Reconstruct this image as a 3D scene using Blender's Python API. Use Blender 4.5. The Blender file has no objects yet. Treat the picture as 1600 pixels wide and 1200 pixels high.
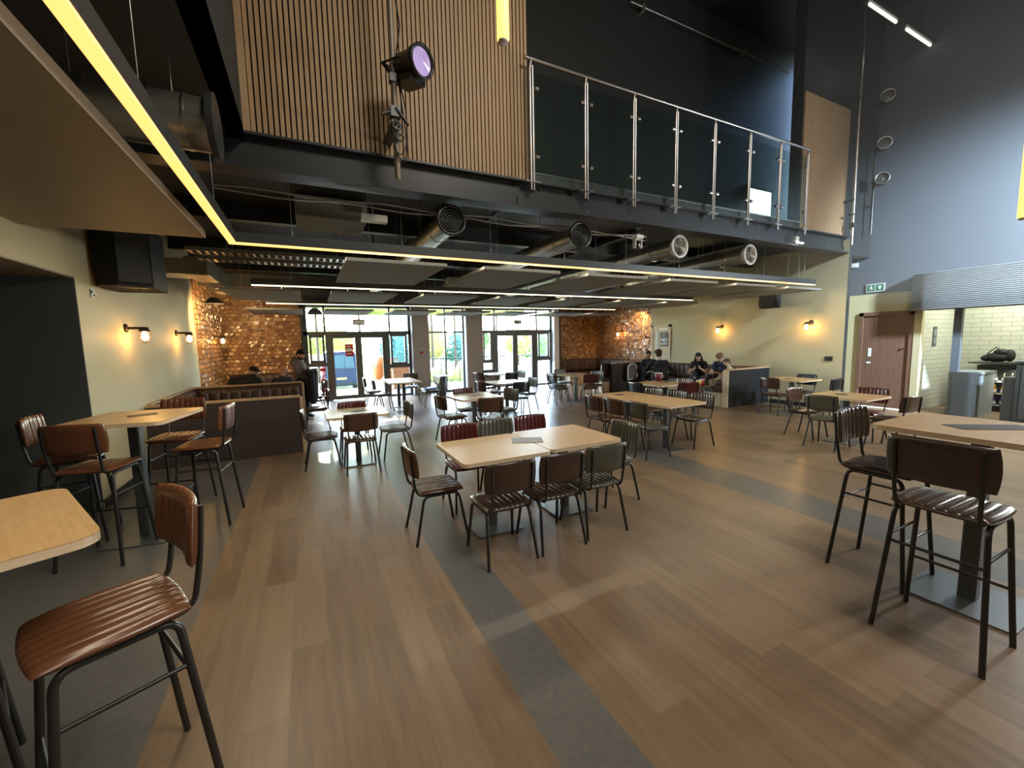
import bpy, math, random
from mathutils import Vector, Matrix
random.seed(7)
PI = math.pi
SC = bpy.context.scene
COL = SC.collection

# ------------------------------------------------------------------ camera, world, sun, lamps, exposure
F_PX = 638.8
YAW, PITCH, ROLL, CAM_H = math.radians(26.355), math.radians(5.961), math.radians(-1.2766), 1.72
fw = Vector((math.sin(YAW) * math.cos(PITCH), math.cos(YAW) * math.cos(PITCH), -math.sin(PITCH)))
rt = Vector((math.cos(YAW), -math.sin(YAW), 0))
up = rt.cross(fw)
r2 = rt * math.cos(ROLL) + up * math.sin(ROLL)
u2 = -rt * math.sin(ROLL) + up * math.cos(ROLL)
cam_data = bpy.data.cameras.new('camera')
cam_data.sensor_width = 36.0
cam_data.lens = F_PX / 1600 * 36.0
cam_data.clip_start = 0.05
cam_data.clip_end = 300
cam = bpy.data.objects.new('camera', cam_data)
COL.objects.link(cam)
cam.matrix_world = Matrix(((r2.x, u2.x, -fw.x, 0), (r2.y, u2.y, -fw.y, 0), (r2.z, u2.z, -fw.z, CAM_H), (0, 0, 0, 1)))
SC.camera = cam
SC.view_settings.view_transform = 'Standard'
SC.view_settings.look = 'None'
SC.view_settings.gamma = 1
SC.view_settings.use_curve_mapping = False
SC.view_settings.exposure = 0.85
SC.cycles.use_denoising = True
SC.cycles.max_bounces = 7
SC.cycles.diffuse_bounces = 4
SC.cycles.glossy_bounces = 4
SC.cycles.transmission_bounces = 6
SC.cycles.transparent_max_bounces = 12
SC.cycles.sample_clamp_indirect = 4.0
SC.cycles.caustics_reflective = False
SC.cycles.caustics_refractive = False

world = bpy.data.worlds.new('sky')
SC.world = world
world.use_nodes = True
wn = world.node_tree
wn.nodes.clear()
wo = wn.nodes.new('ShaderNodeOutputWorld')
wb = wn.nodes.new('ShaderNodeBackground')
ws = wn.nodes.new('ShaderNodeTexSky')
ws.sky_type = 'NISHITA'
ws.sun_disc = False
ws.sun_elevation = math.radians(42)
ws.sun_rotation = math.radians(0)
ws.air_density = 1.2
ws.dust_density = 0.6
ws.ozone_density = 3.5
wb.inputs['Strength'].default_value = 2.9
wn.links.new(ws.outputs[0], wb.inputs[0])
wn.links.new(wb.outputs[0], wo.inputs[0])


def lamp(name, kind, loc, energy, color=(1, 1, 1), target=None, size=0.2, size_y=None, spot=None, blend=0.5):
    d = bpy.data.lights.new(name, kind)
    d.energy = energy
    d.color = color
    if kind == 'AREA':
        d.size = size
        if size_y:
            d.shape = 'RECTANGLE'
            d.size_y = size_y
    elif kind in ('POINT', 'SPOT'):
        d.shadow_soft_size = size
    if spot:
        d.spot_size = math.radians(spot)
        d.spot_blend = blend
    o = bpy.data.objects.new(name, d)
    COL.objects.link(o)
    o.location = loc
    if target:
        o.rotation_euler = (Vector(target) - Vector(loc)).to_track_quat('-Z', 'Y').to_euler()
    return o


SUN_TAN = 0.24
sun = bpy.data.lights.new('sun', 'SUN')
sun.energy = 15.0
sun.angle = math.radians(0.6)
sun.color = (1.0, 0.86, 0.62)
suno = bpy.data.objects.new('sun', sun)
COL.objects.link(suno)
suno.rotation_euler = Vector((-0.03, -1, -SUN_TAN)).to_track_quat('-Z', 'Y').to_euler()
# daylight portals just outside the glazing (guide sky light only)
for px0, px1 in ((-0.1, 3.1), (3.7, 4.75), (5.6, 8.6)):
    p = lamp('window_daylight', 'AREA', ((px0 + px1) / 2, 14.3, 1.45), 1, (1, 1, 1), ((px0 + px1) / 2, 0, 1.45), px1 - px0, 2.8)
    p.data.cycles.is_portal = True
# added hall fill, bar lights, added blue spot on the right wall
lamp('hall_fill', 'AREA', (3.6, -1.2, 7.6), 190, (1.0, 0.93, 0.82), (3.6, 1.0, 0), 2.5, 2.5)  # no fixture; fill added to brighten the foreground
lamp('bar_light', 'AREA', (12.7, 2.2, 2.9), 62, (0.95, 1.0, 0.86), (12.7, 2.2, 0), 1.4, 2.6)
lamp('bar_front_light', 'AREA', (11.1, 0.5, 2.35), 175, (0.97, 0.98, 0.95), (3.4, 1.1, 0.3), 0.45, 0.7)
lamp('blue_wall_fill', 'SPOT', (9.4, -1.6, 5.2), 6500, (0.66, 0.84, 1.0), (11.8, 2.1, 3.3), 0.25, spot=70, blend=1.0)  # no fixture; added to imitate the bluish veil of glare

# ------------------------------------------------------------------ helpers


def V(*a):
    return Vector(a)


class MB:
    """collects shapes and links them as one mesh object"""

    def __init__(s):
        s.v, s.f, s.sm = [], [], []

    def add(s, vs, fs, smooth=False, M=None):
        n = len(s.v)
        for p in vs:
            p = Vector(p)
            s.v.append(tuple(M @ p) if M else tuple(p))
        for f in fs:
            s.f.append(tuple(i + n for i in f))
            s.sm.append(smooth)
        return s

    def box(s, c, d, M=None, rz=0):
        x, y, z = d[0] / 2, d[1] / 2, d[2] / 2
        R = Matrix.Translation(c) @ Matrix.Rotation(rz, 4, 'Z')
        vs = [R @ Vector(p) for p in ((-x, -y, -z), (x, -y, -z), (x, y, -z), (-x, y, -z), (-x, -y, z), (x, -y, z), (x, y, z), (-x, y, z))]
        return s.add(vs, [(0, 3, 2, 1), (4, 5, 6, 7), (0, 1, 5, 4), (1, 2, 6, 5), (2, 3, 7, 6), (3, 0, 4, 7)], False, M)

    def b(s, x0, x1, y0, y1, z0, z1, M=None):
        return s.box(((x0 + x1) / 2, (y0 + y1) / 2, (z0 + z1) / 2), (abs(x1 - x0), abs(y1 - y0), abs(z1 - z0)), M)

    def tube(s, path, r, n=8, caps=True, M=None, r_end=None):
        P = [Vector(p) for p in path]
        vs, fs = [], []
        prev = None
        for i, p in enumerate(P):
            if i == 0:
                t = P[1] - P[0]
            elif i == len(P) - 1:
                t = P[-1] - P[-2]
            else:
                t = (P[i + 1] - P[i]).normalized() + (P[i] - P[i - 1]).normalized()
            t.normalize()
            if prev is None:
                a = t.orthogonal().normalized()
            else:
                a = prev - t * prev.dot(t)
                a.normalize()
            prev = a
            bb = t.cross(a)
            rr = r if r_end is None else r + (r_end - r) * i / (len(P) - 1)
            for k in range(n):
                an = 2 * PI * k / n
                vs.append(p + (a * math.cos(an) + bb * math.sin(an)) * rr)
        for i in range(len(P) - 1):
            for k in range(n):
                fs.append((i * n + k, i * n + (k + 1) % n, (i + 1) * n + (k + 1) % n, (i + 1) * n + k))
        s.add(vs, fs, True, M)
        if caps:
            s.add(vs[:n], [tuple(range(n - 1, -1, -1))], False, M)
            s.add(vs[-n:], [tuple(range(n))], False, M)
        return s

    def lathe(s, prof, n=24, M=None, smooth=True):
        vs, fs = [], []
        for (r, z) in prof:
            for k in range(n):
                a = 2 * PI * k / n
                vs.append((r * math.cos(a), r * math.sin(a), z))
        for i in range(len(prof) - 1):
            for k in range(n):
                fs.append((i * n + k, i * n + (k + 1) % n, (i + 1) * n + (k + 1) % n, (i + 1) * n + k))
        return s.add(vs, fs, smooth, M)

    def prism(s, poly, z0, z1, M=None, smooth=False):
        n = len(poly)
        vs = [(x, y, z0) for x, y in poly] + [(x, y, z1) for x, y in poly]
        fs = [(i, (i + 1) % n, n + (i + 1) % n, n + i) for i in range(n)]
        s.add(vs, fs, smooth, M)
        s.add(vs[:n], [tuple(range(n - 1, -1, -1))], False, M)
        s.add(vs[n:], [tuple(range(n))], False, M)
        return s

    def ball(s, c, r, n=12, m=8, M=None):
        rx, ry, rz = (r, r, r) if not hasattr(r, '__len__') else r
        vs, fs = [], []
        for i in range(m + 1):
            th = PI * i / m
            for k in range(n):
                a = 2 * PI * k / n
                vs.append((c[0] + rx * math.sin(th) * math.cos(a), c[1] + ry * math.sin(th) * math.sin(a), c[2] + rz * math.cos(th)))
        for i in range(m):
            for k in range(n):
                fs.append((i * n + k, (i + 1) * n + k, (i + 1) * n + (k + 1) % n, i * n + (k + 1) % n))
        return s.add(vs, fs, True, M)

    def grid(s, fn, nu, nv, smooth=True, M=None):
        vs = [fn(i / nu, j / nv) for i in range(nu + 1) for j in range(nv + 1)]
        w = nv + 1
        fs = [(i * w + j, (i + 1) * w + j, (i + 1) * w + j + 1, i * w + j + 1) for i in range(nu) for j in range(nv)]
        return s.add(vs, fs, smooth, M)

    def mesh(s, name, m):
        me = bpy.data.meshes.new(name)
        me.from_pydata(s.v, [], s.f)
        me.polygons.foreach_set('use_smooth', s.sm)
        if m is not None:
            for q in (m if isinstance(m, (list, tuple)) else [m]):
                me.materials.append(q)
        me.update()
        return me

    def build(s, name, m, parent=None, bevel=0):
        o = bpy.data.objects.new(name, s.mesh(name, m))
        COL.objects.link(o)
        if parent is not None:
            o.parent = parent
        if bevel:
            bm = o.modifiers.new('bevel', 'BEVEL')
            bm.width = bevel
            bm.segments = 2
            bm.limit_method = 'ANGLE'
        return o


def tag(o, label=None, cat=None, group=None, kind=None):
    if label:
        o['label'] = label
    if cat:
        o['category'] = cat
    if group:
        o['group'] = group
    if kind:
        o['kind'] = kind
    return o


def thing(name, label, cat, loc=(0, 0, 0), rz=0, group=None):
    o = bpy.data.objects.new(name, None)
    o.empty_display_size = 0.1
    COL.objects.link(o)
    o.location = loc
    o.rotation_euler = (0, 0, rz)
    return tag(o, label, cat, group)


def struct(o):
    o['kind'] = 'structure'
    return o


def dup(root, loc, rz, label=None, group=None):
    r = root.copy()
    COL.objects.link(r)
    r.location = loc
    r.rotation_euler = (0, 0, rz)
    if label:
        r['label'] = label
    if group:
        r['group'] = group
    for ch in list(root.children):
        c = ch.copy()
        COL.objects.link(c)
        c.parent = r
        for g in list(ch.children):
            d = g.copy()
            COL.objects.link(d)
            d.parent = c
    return r


def fillet(path, r, n=5):
    P = [Vector(p) for p in path]
    out = [P[0]]
    for i in range(1, len(P) - 1):
        a, b, c = P[i - 1], P[i], P[i + 1]
        d1, d2 = (a - b), (c - b)
        l = min(r, d1.length * 0.49, d2.length * 0.49)
        p0, p1 = b + d1.normalized() * l, b + d2.normalized() * l
        for k in range(n + 1):
            t = k / n
            out.append(p0 * (1 - t) ** 2 + b * 2 * t * (1 - t) + p1 * t * t)
    out.append(P[-1])
    return out


def rrect(w, d, r, n=5, cx=0, cy=0):
    pts = []
    for sx, sy, a0 in ((1, -1, -90), (1, 1, 0), (-1, 1, 90), (-1, -1, 180)):
        for k in range(n + 1):
            a = math.radians(a0 + 90 * k / n)
            pts.append((cx + sx * (w / 2 - r) + r * math.cos(a), cy + sy * (d / 2 - r) + r * math.sin(a)))
    return pts


# ------------------------------------------------------------------ materials


def mat(name, color=(0.5, 0.5, 0.5), rough=0.5, metal=0.0, spec=0.5, emit=None, estr=1.0, coat=0.0, noise=0.0, nscale=8.0, bump=0.0, bscale=60.0):
    m = bpy.data.materials.new(name)
    m.use_nodes = True
    nt = m.node_tree
    p = nt.nodes['Principled BSDF']
    p.inputs['Base Color'].default_value = (*color, 1)
    p.inputs['Roughness'].default_value = rough
    p.inputs['Metallic'].default_value = metal
    p.inputs['Specular IOR Level'].default_value = spec
    p.inputs['Coat Weight'].default_value = coat
    if emit:
        p.inputs['Emission Color'].default_value = (*emit, 1)
        p.inputs['Emission Strength'].default_value = estr
    if noise or bump:
        tc = nt.nodes.new('ShaderNodeTexCoord')
    if noise:
        nz = nt.nodes.new('ShaderNodeTexNoise')
        nz.inputs['Scale'].default_value = nscale
        nz.inputs['Detail'].default_value = 4
        nt.links.new(tc.outputs['Object'], nz.inputs['Vector'])
        mx = nt.nodes.new('ShaderNodeMix')
        mx.data_type = 'RGBA'
        mx.inputs[6].default_value = (*[c * (1 - noise) for c in color], 1)
        mx.inputs[7].default_value = (*[min(1, c * (1 + noise)) for c in color], 1)
        nt.links.new(nz.outputs[0], mx.inputs[0])
        nt.links.new(mx.outputs[2], p.inputs['Base Color'])
    if bump:
        nb = nt.nodes.new('ShaderNodeTexNoise')
        nb.inputs['Scale'].default_value = bscale
        nb.inputs['Detail'].default_value = 3
        nt.links.new(tc.outputs['Object'], nb.inputs['Vector'])
        bp = nt.nodes.new('ShaderNodeBump')
        bp.inputs['Strength'].default_value = bump
        bp.inputs['Distance'].default_value = 0.01
        nt.links.new(nb.outputs[0], bp.inputs['Height'])
        nt.links.new(bp.outputs[0], p.inputs['Normal'])
    return m


def wood(name, c1, c2, scale=(1, 8, 8), rough=0.45, spec=0.4):
    """stretched-noise grain in object space"""
    m = mat(name, c1, rough, spec=spec)
    nt = m.node_tree
    p = nt.nodes['Principled BSDF']
    tc = nt.nodes.new('ShaderNodeTexCoord')
    mp = nt.nodes.new('ShaderNodeMapping')
    mp.inputs['Scale'].default_value = scale
    nz = nt.nodes.new('ShaderNodeTexNoise')
    nz.inputs['Scale'].default_value = 4
    nz.inputs['Detail'].default_value = 6
    nz.inputs['Roughness'].default_value = 0.65
    cr = nt.nodes.new('ShaderNodeValToRGB')
    cr.color_ramp.elements[0].position = 0.3
    cr.color_ramp.elements[0].color = (*c1, 1)
    cr.color_ramp.elements[1].position = 0.72
    cr.color_ramp.elements[1].color = (*c2, 1)
    nt.links.new(tc.outputs['Object'], mp.inputs[0])
    nt.links.new(mp.outputs[0], nz.inputs['Vector'])
    nt.links.new(nz.outputs[0], cr.inputs[0])
    nt.links.new(cr.outputs[0], p.inputs['Base Color'])
    return m


def glass_mat(name, tint=(0.93, 0.97, 0.95), refl=0.08):
    m = bpy.data.materials.new(name)
    m.use_nodes = True
    nt = m.node_tree
    nt.nodes.clear()
    o = nt.nodes.new('ShaderNodeOutputMaterial')
    tr = nt.nodes.new('ShaderNodeBsdfTransparent')
    tr.inputs[0].default_value = (*tint, 1)
    gl = nt.nodes.new('ShaderNodeBsdfGlossy')
    gl.inputs['Roughness'].default_value = 0.02
    lw = nt.nodes.new('ShaderNodeLayerWeight')
    lw.inputs[0].default_value = 0.5
    pw = nt.nodes.new('ShaderNodeMath')
    pw.operation = 'POWER'
    pw.inputs[1].default_value = 4.0
    nt.links.new(lw.outputs['Facing'], pw.inputs[0])
    fr = nt.nodes.new('ShaderNodeMath')
    fr.operation = 'MULTIPLY_ADD'
    fr.inputs[1].default_value = 0.6
    fr.inputs[2].default_value = 0.04
    nt.links.new(pw.outputs[0], fr.inputs[0])
    mx = nt.nodes.new('ShaderNodeMixShader')
    nt.links.new(fr.outputs[0], mx.inputs[0])
    nt.links.new(tr.outputs[0], mx.inputs[1])
    nt.links.new(gl.outputs[0], mx.inputs[2])
    nt.links.new(mx.outputs[0], o.inputs[0])
    return m


def floor_mat():
    m = mat('floor_planks', (0.3, 0.2, 0.13), 0.36, spec=0.45)
    nt = m.node_tree
    L = nt.links
    p = nt.nodes['Principled BSDF']
    tc = nt.nodes.new('ShaderNodeTexCoord')
    sep = nt.nodes.new('ShaderNodeSeparateXYZ')
    L.new(tc.outputs['Object'], sep.inputs[0])
    cmb = nt.nodes.new('ShaderNodeCombineXYZ')
    L.new(sep.outputs[1], cmb.inputs[0])
    L.new(sep.outputs[0], cmb.inputs[1])
    br = nt.nodes.new('ShaderNodeTexBrick')
    br.offset = 0.37
    br.inputs['Color1'].default_value = (0.0, 0.0, 0.0, 1)
    br.inputs['Color2'].default_value = (1, 1, 1, 1)
    br.inputs['Mortar'].default_value = (0.4, 0.4, 0.4, 1)
    br.inputs['Scale'].default_value = 1
    br.inputs['Mortar Size'].default_value = 0.0012
    br.inputs['Brick Width'].default_value = 1.25
    br.inputs['Row Height'].default_value = 0.19
    L.new(cmb.outputs[0], br.inputs['Vector'])
    mp = nt.nodes.new('ShaderNodeMapping')
    mp.inputs['Scale'].default_value = (9, 0.7, 1)
    L.new(tc.outputs['Object'], mp.inputs[0])
    nz = nt.nodes.new('ShaderNodeTexNoise')
    nz.inputs['Scale'].default_value = 2.2
    nz.inputs['Detail'].default_value = 7
    nz.inputs['Roughness'].default_value = 0.62
    L.new(mp.outputs[0], nz.inputs['Vector'])
    n2 = nt.nodes.new('ShaderNodeTexNoise')
    n2.inputs['Scale'].default_value = 0.9
    n2.inputs['Detail'].default_value = 3
    L.new(tc.outputs['Object'], n2.inputs['Vector'])

    def mth(op, a, b):
        q = nt.nodes.new('ShaderNodeMath')
        q.operation = op
        for i, v in enumerate((a, b)):
            if isinstance(v, (int, float)):
                q.inputs[i].default_value = v
            else:
                L.new(v, q.inputs[i])
        return q.outputs[0]
    f = mth('ADD', mth('MULTIPLY', br.outputs[0], 0.27), mth('MULTIPLY', nz.outputs[0], 0.60))
    f = mth('ADD', f, mth('MULTIPLY', n2.outputs[0], 0.18))
    cr = nt.nodes.new('ShaderNodeValToRGB')
    e = cr.color_ramp.elements
    e[0].position, e[0].color = 0.2, (0.112, 0.073, 0.042, 1)
    e[1].position, e[1].color = 0.9, (0.30, 0.21, 0.13, 1)
    q = e.new(0.5)
    q.color = (0.19, 0.128, 0.076, 1)
    L.new(f, cr.inputs[0])
    # grey inlays: left carpet field, near strip, right strip
    x, y = sep.outputs[0], sep.outputs[1]

    def band(c, lo, hi):
        return mth('MULTIPLY', mth('GREATER_THAN', c, lo), mth('LESS_THAN', c, hi))
    g = mth('MULTIPLY', band(x, 0.81, 1.14), band(y, -4, 9.5))
    g = mth('MAXIMUM', g, mth('MULTIPLY', band(x, 4.17, 4.71), band(y, -4, 9.5)))
    g = mth('MAXIMUM', g, mth('MULTIPLY', mth('LESS_THAN', x, -0.75), mth('LESS_THAN', y, 7.3)))
    nc = nt.nodes.new('ShaderNodeTexNoise')
    nc.inputs['Scale'].default_value = 26
    nc.inputs['Detail'].default_value = 5
    L.new(tc.outputs['Object'], nc.inputs['Vector'])
    cg = nt.nodes.new('ShaderNodeValToRGB')
    cg.color_ramp.elements[0].position = 0.3
    cg.color_ramp.elements[0].color = (0.098, 0.094, 0.086, 1)
    cg.color_ramp.elements[1].position = 0.75
    cg.color_ramp.elements[1].color = (0.13, 0.123, 0.112, 1)
    L.new(nc.outputs[0], cg.inputs[0])
    mx = nt.nodes.new('ShaderNodeMix')
    mx.data_type = 'RGBA'
    L.new(g, mx.inputs[0])
    L.new(cr.outputs[0], mx.inputs[6])
    L.new(cg.outputs[0], mx.inputs[7])
    L.new(mx.outputs[2], p.inputs['Base Color'])
    L.new(mth('ADD', mth('MULTIPLY', n2.outputs[0], 0.10), 0.29), p.inputs['Roughness'])
    return m


def brick_mat(name, c1, c2, mortar, w, h, ms, rough, axis='YZ', bump=0.4):
    m = mat(name, c1, rough)
    nt = m.node_tree
    L = nt.links
    p = nt.nodes['Principled BSDF']
    tc = nt.nodes.new('ShaderNodeTexCoord')
    sep = nt.nodes.new('ShaderNodeSeparateXYZ')
    L.new(tc.outputs['Object'], sep.inputs[0])
    cmb = nt.nodes.new('ShaderNodeCombineXYZ')
    L.new(sep.outputs['XYZ'.index(axis[0])], cmb.inputs[0])
    L.new(sep.outputs['XYZ'.index(axis[1])], cmb.inputs[1])
    br = nt.nodes.new('ShaderNodeTexBrick')
    br.inputs['Color1'].default_value = (*c1, 1)
    br.inputs['Color2'].default_value = (*c2, 1)
    br.inputs['Mortar'].default_value = (*mortar, 1)
    br.inputs['Scale'].default_value = 1
    br.inputs['Mortar Size'].default_value = ms
    br.inputs['Brick Width'].default_value = w
    br.inputs['Row Height'].default_value = h
    L.new(cmb.outputs[0], br.inputs['Vector'])
    L.new(br.outputs[0], p.inputs['Base Color'])
    bp = nt.nodes.new('ShaderNodeBump')
    bp.inputs['Strength'].default_value = bump
    bp.inputs['Distance'].default_value = 0.004
    bp.invert = True
    L.new(br.outputs[1], bp.inputs['Height'])
    L.new(bp.outputs[0], p.inputs['Normal'])
    return m


M = {}
M['floor'] = floor_mat()
M['cream'] = mat('cream_paint', (0.54, 0.48, 0.29), 0.62, noise=0.04, nscale=1.5)
M['charcoal'] = mat('charcoal_paint', (0.055, 0.062, 0.06), 0.75, noise=0.1, nscale=3)
M['black'] = mat('matt_black_ceiling', (0.03, 0.03, 0.028), 0.7)
M['soffit'] = mat('brown_grey_soffit', (0.30, 0.26, 0.20), 0.55, noise=0.08, nscale=2)
M['beam'] = mat('dark_beam_paint', (0.028, 0.03, 0.03), 0.42)
M['navy'] = mat('slate_blue_paint', (0.10, 0.115, 0.135), 0.6, noise=0.06, nscale=2)
M['darkgrey'] = mat('dark_grey_wall_paint', (0.03, 0.031, 0.028), 0.5)
M['pier'] = mat('pale_grey_plaster', (0.36, 0.32, 0.29), 0.7, noise=0.05, nscale=3)
M['whiterev'] = mat('white_reveal_paint', (0.8, 0.8, 0.8), 0.5)
M['frame'] = mat('grey_aluminium_frame', (0.09, 0.095, 0.09), 0.4)
M['glass'] = glass_mat('clear_glass', (0.97, 0.985, 0.98))
M['railglass'] = glass_mat('balustrade_glass', (0.80, 0.88, 0.85))
M['slat'] = wood('oak_slat', (0.44, 0.28, 0.145), (0.58, 0.39, 0.215), (14, 14, 0.8), 0.5)
M['slatback'] = mat('black_felt', (0.012, 0.008, 0.006), 0.9)
M['oak'] = wood('oak_laminate', (0.42, 0.255, 0.105), (0.58, 0.385, 0.185), (1.2, 14, 14), 0.34, 0.5)
M['plyedge'] = wood('pale_edge_band', (0.60, 0.46, 0.30), (0.72, 0.58, 0.40), (6, 6, 40), 0.5)
M['booth_trim'] = wood('booth_oak_trim', (0.42, 0.27, 0.15), (0.56, 0.38, 0.22), (3, 3, 3), 0.5)
M['paleply'] = wood('pale_plywood', (0.56, 0.44, 0.28), (0.68, 0.55, 0.37), (4, 4, 10), 0.55)
M['booth_panel'] = mat('dark_brown_panel', (0.045, 0.032, 0.027), 0.55, noise=0.12, nscale=30)
M['booth_dark'] = mat('dark_navy_panel', (0.008, 0.009, 0.012), 0.6, noise=0.1, nscale=30)
M['upholstery'] = mat('brown_leatherette', (0.075, 0.043, 0.032), 0.36, spec=0.6)
M['greycushion'] = mat('grey_brown_cushion', (0.15, 0.13, 0.12), 0.6)
M['blackmetal'] = mat('black_powder_coat', (0.016, 0.016, 0.015), 0.32, spec=0.6)
M['gunmetal'] = mat('gunmetal_steel', (0.10, 0.105, 0.105), 0.4, metal=0.6)
M['plate'] = mat('brushed_base_plate', (0.20, 0.21, 0.21), 0.36, metal=0.75)
M['steel'] = mat('stainless_steel', (0.62, 0.58, 0.54), 0.28, metal=1.0)
M['galv'] = mat('galvanised_duct', (0.46, 0.44, 0.38), 0.34, metal=0.9, noise=0.12, nscale=6)
M['white'] = mat('white_plastic', (0.8, 0.8, 0.78), 0.4)
M['raft'] = mat('grey_acoustic_felt', (0.24, 0.24, 0.215), 0.85)
M['led'] = mat('warm_led_diffuser', (0.9, 0.8, 0.6), 0.5, emit=(1.0, 0.45, 0.12), estr=1.05)
M['led2'] = mat('neutral_led_diffuser', (0.9, 0.85, 0.75), 0.5, emit=(1.0, 0.82, 0.50), estr=2.0)
M['pendant'] = mat('amber_tube_diffuser', (0.9, 0.7, 0.3), 0.4, emit=(1.0, 0.60, 0.09), estr=1.7)
M['bulb'] = mat('warm_bulb_glass', (1, 0.8, 0.5), 0.3, emit=(1.0, 0.50, 0.13), estr=70)
M['bronze'] = mat('dark_bronze', (0.055, 0.035, 0.022), 0.4, metal=0.5)
M['spkr'] = mat('black_speaker_cloth', (0.008, 0.008, 0.008), 0.85)
M['tilewhite'] = brick_mat('white_metro_tile', (0.62, 0.62, 0.52), (0.56, 0.57, 0.49), (0.36, 0.36, 0.31), 0.3, 0.1, 0.006, 0.3, 'YZ')
M['tilewhite_x'] = brick_mat('white_metro_tile_return', (0.62, 0.62, 0.52), (0.56, 0.57, 0.49), (0.36, 0.36, 0.31), 0.3, 0.1, 0.006, 0.3, 'XZ')
M['copper'] = [mat('copper_tile_a', (0.40, 0.21, 0.085), 0.28, spec=0.7), mat('copper_tile_b', (0.28, 0.135, 0.052), 0.28, spec=0.7), mat('copper_tile_c', (0.54, 0.33, 0.15), 0.28, spec=0.7)]
M['doorwood'] = wood('brown_door_veneer', (0.16, 0.085, 0.055), (0.22, 0.125, 0.085), (6, 6, 0.8), 0.45)
M['palewood'] = wood('pale_oak_door', (0.50, 0.36, 0.20), (0.62, 0.46, 0.28), (6, 6, 0.8), 0.45)
M['concrete'] = mat('grey_counter_board', (0.22, 0.25, 0.26), 0.5, noise=0.15, nscale=5)
M['paper'] = mat('printed_grey_paper', (0.28, 0.29, 0.30), 0.6, noise=0.7, nscale=22)
M['darkcard'] = mat('dark_menu_card', (0.05, 0.045, 0.045), 0.5, noise=0.5, nscale=25)
M['red'] = mat('signal_red', (0.45, 0.03, 0.03), 0.4)
M['maroon'] = mat('maroon_card', (0.16, 0.02, 0.03), 0.45)
M['yellow'] = mat('yellow_plastic', (0.75, 0.55, 0.08), 0.5)
M['orange'] = mat('orange_paint', (0.52, 0.13, 0.008), 0.5)
M['orangebrick'] = brick_mat('orange_brickwork', (0.42, 0.14, 0.03), (0.36, 0.11, 0.025), (0.3, 0.16, 0.07), 0.22, 0.075, 0.008, 0.8, 'XZ')
M['green'] = mat('dark_green_sign', (0.02, 0.16, 0.08), 0.5)
M['lens'] = mat('lilac_lens', (0.45, 0.36, 0.62), 0.12, spec=0.8, emit=(0.55, 0.42, 0.85), estr=0.25)
M['rubber'] = mat('black_rubber', (0.012, 0.012, 0.012), 0.7)

LEATHER = {
    'tan': mat('tan_leatherette', (0.1188, 0.0446, 0.0187), 0.23, spec=0.7, bump=0.015, bscale=160),
    'brown': mat('brown_leatherette_chair', (0.0756, 0.0360, 0.0216), 0.23, spec=0.7, bump=0.015, bscale=160),
    'dark brown': mat('dark_brown_leatherette', (0.0504, 0.0310, 0.0230), 0.23, spec=0.7, bump=0.015, bscale=160),
    'burgundy': mat('burgundy_leatherette', (0.0828, 0.0130, 0.0130), 0.23, spec=0.7, bump=0.015, bscale=160),
    'olive': mat('olive_leatherette', (0.0828, 0.0806, 0.0612), 0.23, spec=0.7, bump=0.015, bscale=160),
    'black': mat('black_leatherette', (0.0216, 0.0216, 0.0238), 0.23, spec=0.7, bump=0.015, bscale=160),
}

# ------------------------------------------------------------------ setting: floor, walls, ceilings
GY = 13.85          # glazing plane
struct(MB().b(-4.2, 14.2, -4, 14.1, -0.12, 0).build('floor', M['floor']))
# left wall (cream) with a dark recess near the stage, copper tiles at the far end
w = MB().b(-2.25, -2.1, 5.85, 10.8, 0, 3.75).b(-2.25, -2.1, -4, 5.85, 2.48, 3.75)
struct(w.build('wall_left', M['cream']))
w = MB()
w.b(-4.1, -2.1, 5.83, 5.849, 0, 2.465)
w.b(-4.2, -4.1, -4, 5.849, 0, 2.465)
struct(w.build('wall_recess', M['charcoal']))
struct(MB().b(-4.2, -2.101, -4, 5.849, 2.465, 2.479).build('ceiling_recess', M['soffit']))
struct(MB().b(-2.1, -2.085, 5.87, 7.3, 0, 0.1).build('baseboard_left', M['darkgrey']))


def tile_wall(name, origin, udir, vdir, ndir, W, H, tw, th, seed):
    """relief wall of small tilted glazed blocks, one mesh"""
    rnd = random.Random(seed)
    o, u, v, n = Vector(origin), Vector(udir), Vector(vdir), Vector(ndir)
    m = MB()
    mats = []
    nx, nz = int(W / tw), int(H / th)
    tw, th = W / nx, H / nz
    vs = [o, o + u * W, o + u * W + v * H, o + v * H]
    m.add(vs, [(0, 1, 2, 3)])
    mats.append(1)
    for j in range(nz):
        off = (j % 2) * 0.5
        for i in range(nx + (1 if off else 0)):
            a, b_ = max(0, (i - off) * tw) + 0.006, min(W, (i + 1 - off) * tw) - 0.006
            if b_ - a < 0.02:
                continue
            z0, z1 = j * th + 0.006, (j + 1) * th - 0.006
            d = [0.010 + rnd.random() * 0.042 for _ in range(4)]
            c = [(a, z0), (b_, z0), (b_, z1), (a, z1)]
            base = [o + u * x + v * z for x, z in c]
            top = [o + u * (x + (0.006 if x == a else -0.006)) + v * (z + (0.006 if z == z0 else -0.006)) + n * dd for (x, z), dd in zip(c, d)]
            m.add(base + top, [(4, 5, 6, 7), (0, 1, 5, 4), (1, 2, 6, 5), (2, 3, 7, 6), (3, 0, 4, 7)])
            k = rnd.choice((0, 0, 1, 1, 2))
            mats += [k] * 5
    ob = m.build(name, M['copper'])
    ob.data.polygons.foreach_set('material_index', mats)
    return struct(ob)


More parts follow.
